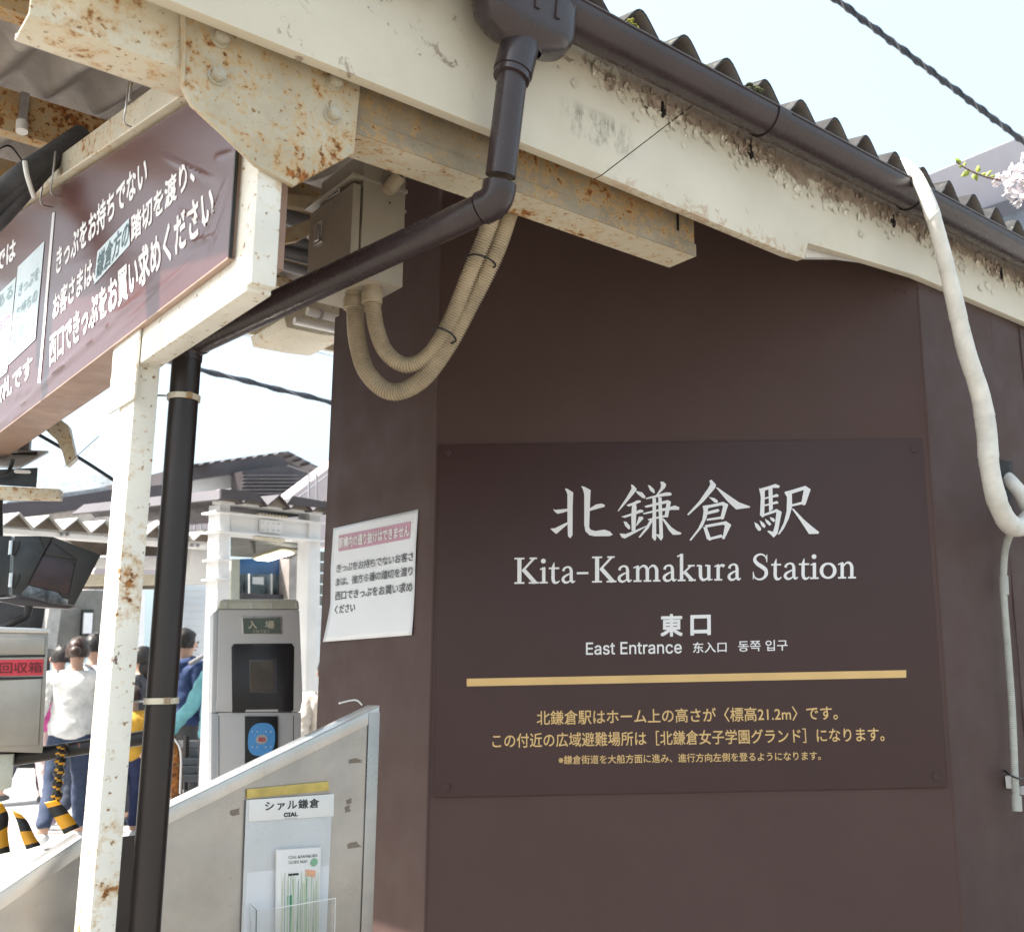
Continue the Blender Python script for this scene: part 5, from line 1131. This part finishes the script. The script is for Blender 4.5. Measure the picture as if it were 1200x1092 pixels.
def person(label, foot, H, face, top_c, bot_c, shoe_c, stride=.0, arms=((.06, -.03), (.06, .03)), bend=0., hair='short', sleeve=1.0, coat=0., hat=None, bag=None, hairm=None):
    """foot: ground point, face: azimuth the person looks to; x right, y ahead, z up in the local frame"""
    s = H/1.7; t = thing('person', label, 'person', foot)
    M4 = Matrix.Translation(foot) @ Matrix.Rotation(-face, 4, 'Z') @ Matrix.Scale(s, 4)
    lean = bend
    hipz = .90; V3 = lambda x, y, z: V((x, y, z))
    pel = V3(0, 0, .93); wa = V3(0, .01+lean*.1, 1.08); chs = V3(0, .0+lean*.3, 1.28); nk = V3(0, -.005+lean*.45, 1.43); nk2 = V3(0, .012+lean*.5, 1.50); hd = V3(0, .025+lean*.55, 1.585); ht = V3(0, .02+lean*.55, 1.64)
    vs = [pel, wa, chs, nk, nk2, hd, ht]; ed = [(0, 1), (1, 2), (2, 3), (3, 4), (4, 5), (5, 6)]
    rd_ = [(.145, .105), (.125, .095), (.15, .105), (.055, .055), (.05, .052), (.075, .092), (.062, .075)]
    legs = {}; armp = {}
    for sd_, sg_ in ((0, -1), (1, 1)):
        st_ = stride*sg_; hip = V3(.085*sg_, 0, .88); kn_ = V3(.09*sg_, st_*.32+.02, .48); an = V3(.09*sg_, st_*.62-.02-(.05 if st_ < 0 else 0), .09+(.05 if st_ < 0 else 0)); toe = an+V3(.01*sg_, .13, -.055)
        b = len(vs); vs += [hip, kn_, an, toe]; ed += [(0, b), (b, b+1), (b+1, b+2), (b+2, b+3)]; rd_ += [(.085, .085), (.055, .058), (.036, .042), (.035, .022)]; legs[sd_] = [hip, kn_, an, toe]
        ox, oy = arms[sd_]; sh = chs+V3(.175*sg_, -.005, .10); el = sh+V3((.03+ox*.5)*sg_, oy*1.2-.02, -.27); wr_ = el+V3(ox*.5*sg_, oy*2.2+.05, -.235)
        if abs(oy) > .15: wr_ = el+V3(ox*.5*sg_, abs(oy)*1.2, -.10)
        b = len(vs); vs += [sh, el, wr_]; ed += [(2, b), (b, b+1), (b+1, b+2)]; rd_ += [(.052, .055), (.038, .038), (.024, .028)]; armp[sd_] = [sh, el, wr_]
        dirn = (wr_-el).normalized(); pm = wr_+dirn*.06; b2 = len(vs); vs.append(pm); ed.append((b+2, b2)); rd_.append((.018, .032))
        sidev = V3(0, 1, 0)
        for f_, (oy_, ln) in enumerate(((-.026, .055), (-.009, .068), (.009, .07), (.026, .062))):
            b3 = len(vs); q1 = pm+sidev*oy_+dirn*.03; q2 = q1+dirn*ln*.6-V3(.012*sg_, 0, 0); q3 = q2+dirn*ln*.35-V3(.018*sg_, 0, 0)
            vs += [q1, q2, q3]; ed += [(b2, b3), (b3, b3+1), (b3+1, b3+2)]; rd_ += [.0095, .0085, .007]
        b3 = len(vs); q1 = wr_+dirn*.03+sidev*.03; q2 = q1+dirn*.035+sidev*.02; vs += [q1, q2]; ed += [(b+2, b3), (b3, b3+1)]; rd_ += [.010, .008]
    body = meobj('body', skin_mesh(vs, ed, rd_, 2), SK, t, M4)
    # face: nose, ears
    m = MB(); hc_ = hd+V3(0, 0, .0)
    m.prism([M4@(hc_+V3(-.012, .085, -.025)), M4@(hc_+V3(.012, .085, -.025)), M4@(hc_+V3(0, .082, .015))], (M4.to_3x3()@V3(0, .022, -.004))); m.build('nose', SK, t, bevel=.002)
    for sg_ in (-1, 1): MB().ball(M4@(hc_+V3(.078*sg_, -.005, -.005)), .026*s, 6, sc=(.5, .8, 1.1)).build('ear', SK, t, smooth=True)
    for sg_ in (-1, 1): MB().ball(M4@(hc_+V3(.03*sg_, .082, .015)), .009*s, 5).build('eye', M['tie'], t, smooth=True)
    MB().box(M4@(hc_+V3(0, .082, -.05)), (M4.to_3x3()@V3(.02, 0, 0)), (M4.to_3x3()@V3(0, .006, 0)), (M4.to_3x3()@V3(0, 0, .004))).build('mouth', simple('lips', (.40, .14, .12), .5, bump=0) if 'lips' not in bpy.data.materials else bpy.data.materials['lips'], t, bevel=.002)
    # top
    tm = simple('garment', top_c, .8, var=.12, scale=14, bump=.35, bscale=30)
    hem = pel+V3(0, 0, -.10-coat)
    vs = [hem, pel+V3(0, 0, .06), wa, chs, chs+V3(0, lean*.1, .10), nk+V3(0, 0, -.01)]; ed = [(0, 1), (1, 2), (2, 3), (3, 4), (4, 5)]; rr_ = [(.20, .165), (.192, .158), (.172, .142), (.185, .14), (.15, .11), (.075, .07)]
    for sd_ in (0, 1):
        sh, el, wr_ = armp[sd_]; e2 = lerp(el, wr_, sleeve) if sleeve <= 1 else wr_
        b = len(vs); vs += [sh, lerp(sh, el, .5), el, e2]; ed += [(4, b), (b, b+1), (b+1, b+2), (b+2, b+3)]; rr_ += [(.075, .078), (.066, .068), (.056, .058), (.043, .046)]
    meobj('jacket', skin_mesh(vs, ed, rr_, 3), tm, t, M4)
    if hair == 'hood' or hat == 'hood':
        MB().tube([M4@V3(.11*cos(a), -.035+.09*sin(a), 1.43+.02*sin(a)) for a in [i*pi/6 for i in range(13)]], .038*s, 10).build('hood', tm, t, smooth=True)
        MB().ball(M4@V3(0, -.11, 1.38), .10*s, 8, sc=(1.1, .6, .9)).build('hood_back', tm, t, smooth=True)
    bmz = simple('trousers', bot_c, .8, var=.15, scale=20, bump=.3, bscale=60)
    vs = [V3(0, 0, 1.08), V3(0, 0, .90)]; ed = [(0, 1)]; rr_ = [(.15, .12), (.168, .14)]
    for sd_ in (0, 1):
        h_, k_, a_, to = legs[sd_]; b = len(vs); vs += [h_+V3(0, 0, -.03), lerp(h_, k_, .5), k_, lerp(k_, a_, .5), a_+V3(0, 0, .02)]; ed += [(1, b), (b, b+1), (b+1, b+2), (b+2, b+3), (b+3, b+4)]; rr_ += [(.105, .105), (.09, .09), (.07, .072), (.062, .066), (.056, .062)]
    meobj('trousers', skin_mesh(vs, ed, rr_, 2), bmz, t, M4)
    shm = simple('shoe', shoe_c, .6, var=.1)
    for sd_ in (0, 1):
        a_, to = legs[sd_][2:]; 
        meobj('shoe', skin_mesh([a_+V3(0, -.04, -.045), a_+V3(0, .05, -.05), to+V3(0, -.01, .005), to+V3(0, .03, -.0)], [(0, 1), (1, 2), (2, 3)], [(.045, .045), (.048, .04), (.046, .032), (.035, .024)], 2), shm, t, M4)
    hm = hairm or HAIRM
    m = MB(); hs_ = V3(0, -.012+lean*.55, 1.605); n = 12
    vs_ = []; fs_ = []
    for i in range(n+1):
        th_ = pi*.66*i/n
        for k in range(24):
            a = 2*pi*k/24; fr = max(0, sin(a)); z = cos(th_)
            if fr > .3 and z < .45: zz = .45
            else: zz = z
            rr2 = sqrt(max(0, 1-zz*zz)) if zz != z else sin(th_)
            nz = 1+.07*noise.noise(V3(cos(a)*3, sin(a)*3, th_*3))+.035*noise.noise(V3(cos(a)*14, sin(a)*14, th_*3))
            vs_.append(M4@(hs_+V3(cos(a)*rr2*.093*nz, sin(a)*rr2*.112*nz, zz*.118*nz)))
    fs_ = [(i*24+k, (i+1)*24+k, (i+1)*24+(k+1) % 24, i*24+(k+1) % 24) for i in range(n) for k in range(24)]
    m.add(vs_, fs_)
    for q in range(260):
        a = random.uniform(0, 2*pi); th_ = pi*random.uniform(.1, .62)
        if sin(a) > .3 and cos(th_) < .5: continue
        r2 = 1.03; b_ = hs_+V3(cos(a)*sin(th_)*.093*r2, sin(a)*sin(th_)*.112*r2, cos(th_)*.118*r2); dn = V3(cos(a)*.004, sin(a)*.004-.003, -random.uniform(.02, .05)); sd3 = V3(-sin(a), cos(a), 0)*.004
        m.add([M4@(b_-sd3), M4@(b_+sd3), M4@(b_+dn+V3(random.uniform(-.006, .006), 0, 0))], [(0, 1, 2)])
    if hair == 'bun': m.ball(M4@(hs_+V3(0, -.115, -.01)), .048*s, 8)
    if hair == 'long': m.ball(M4@(hs_+V3(0, -.05, -.10)), .10*s, 8, sc=(.95, .7, 1.6))
    m.build('hair', hm, t, smooth=True)
    if hat and hat != 'hood': MB().ball(M4@(hs_+V3(0, -.02, .03)), .115*s, 8, sc=(1, 1, .9)).build('hat', hat, t, smooth=True)
    if bag:
        MB().box(M4@V3(.22, -.02, .95), M4.to_3x3()@V3(.05, 0, 0), M4.to_3x3()@V3(0, .12, 0), M4.to_3x3()@V3(0, 0, .10)).build('shoulder_bag', bag, t, bevel=.02)
        MB().tube(spline([M4@V3(.22, .0, 1.04), M4@V3(.17, -.12, 1.25), M4@V3(.0, -.12, 1.42), M4@V3(-.1, .02, 1.42)], 5), .012*s, 8).build('bag_strap', bag, t, smooth=True)
    return t
def foot(x, y):                                                                       # ground point under a photo pixel
    d = ray(x, y); return CAM+d*(-CAM.z/d.z)
def gd(x, dist): p = pl(x, 800, dist); return V((p.x, p.y, 0))
person('woman in white jacket and blue jeans with hair in a bun walking', gd(88, 8.6), 1.62, radians(-20), (.72, .72, .72), (.035, .055, .11), (.7, .7, .7), stride=.38, hair='bun', hairm=simple('brown_hair', (.05, .025, .018), .45, var=.2, scale=90, bump=.3, bscale=300))
person('dark-haired man with shoulder strap behind the woman in white', gd(108, 9.6), 1.70, radians(-10), (.55, .62, .70), (.03, .04, .07), (.3, .3, .3), stride=.2, bag=M['darkroof'])
person('person in bright pink top and floral skirt left of the white jacket', gd(68, 9.6), 1.60, radians(-60), (.62, .10, .34), (.55, .42, .42), (.35, .28, .4), stride=.3, coat=.0, hair='short')
person('child in yellow jacket and navy trousers between column and downpipe', gd(158, 8.9), 1.22, radians(-15), (.72, .40, .05), (.02, .03, .09), (.7, .7, .7), stride=.1, hairm=simple('child_hair', (.06, .035, .025), .45, var=.2, scale=90, bump=.3, bscale=300))
person('woman with long black hair half hidden behind the downpipe', gd(164, 9.8), 1.58, radians(-90), (.05, .05, .06), (.05, .05, .06), (.05, .05, .05), hair='long')
person('man in navy hooded jacket and grey trousers right of the downpipe', gd(214, 9.0), 1.70, radians(25), (.020, .045, .135), (.07, .07, .075), (.1, .1, .1), stride=.2, hat='hood')
person('person in teal blouse reaching out an arm left of the ticket gate', gd(262, 7.9), 1.60, radians(-70), (.16, .42, .48), (.05, .05, .06), (.1, .1, .1), arms=((.16, .08), (.14, .05)), hair='long')
person('woman in white striped top with navy shawl right of the ticket gate', gd(352, 8.2), 1.62, radians(80), (.62, .62, .64), (.06, .07, .10), (.3, .3, .3), hair='short', bag=M['wire'])
person('person in cream coat at the edge of the brown wall', gd(385, 6.9), 1.40, radians(-40), (.66, .61, .55), (.5, .46, .42), (.3, .3, .3), stride=.2, coat=.2)
person('man in grey shirt far back beside the hall window', gd(134, 12.5), 1.72, radians(30), (.22, .24, .27), (.05, .05, .07), (.05, .05, .05), stride=.2)
person('woman in pale blue top far back left of the man in navy', gd(196, 11.8), 1.58, radians(-40), (.40, .50, .62), (.45, .43, .40), (.5, .5, .5), stride=.25, hair='long')
person('person in dark coat far back behind the collection box', gd(40, 11.5), 1.66, radians(10), (.05, .05, .06), (.06, .06, .08), (.1, .1, .1), stride=.3)

# ------------------------------------------------------------------ pieces that sit on parts become sub-parts
def sub(root, child, par):
    ch_ = [c for c in bpy.data.objects if c.parent is root]; pr_ = [c for c in ch_ if c.name.split('.')[0] == par]
    if not pr_: return
    for c in ch_:
        if c.name.split('.')[0] == child:
            best = min(pr_, key=lambda q: (sum((V(b) for b in q.bound_box), V((0, 0, 0)))/8-sum((V(b) for b in c.bound_box), V((0, 0, 0)))/8).length)
            c.parent = best; c.matrix_parent_inverse = Matrix.Identity(4)
for r_, c_, p_ in ((sg, 'lettering', 'board'), (sg, 'screw_cap', 'board'), (ob, 'lettering', 'printed_film'), (po, 'lettering', 'paper_sheet'), (bx, 'latch_handle', 'latch_plate'), (bx, 'sticker', 'door'),
                   (ga, 'reader_mark', 'card_reader'), (ga, 'screen', 'screen_bezel'), (ga, 'display', 'display_bezel'), (cp, 'bolt', 'gusset_plate'), (cp, 'weld_bead', 'gusset_plate'), (cp, 'clip_tube', 'purlin_clip'),
                   (cb, 'lettering', 'red_label'), (wc, 'splice_bolt', 'splice_plate'), (wc, 'lamp_tube', 'lamp_housing'), (dp, 'clamp_bolt', 'pipe_clamp'), (dp, 'clamp_rod', 'pipe_clamp'), (hl, 'window_pane', 'window_frame')):
    sub(r_, c_, p_)
for o in bpy.data.objects:
    if o.get('category') == 'wire': o['group'] = 'thin overhead wires in the sky'
    if o.name.startswith('overhead_cable'): o['group'] = 'twisted overhead cables'
    if o.get('category') == 'person': o['group'] = 'people walking across the forecourt'
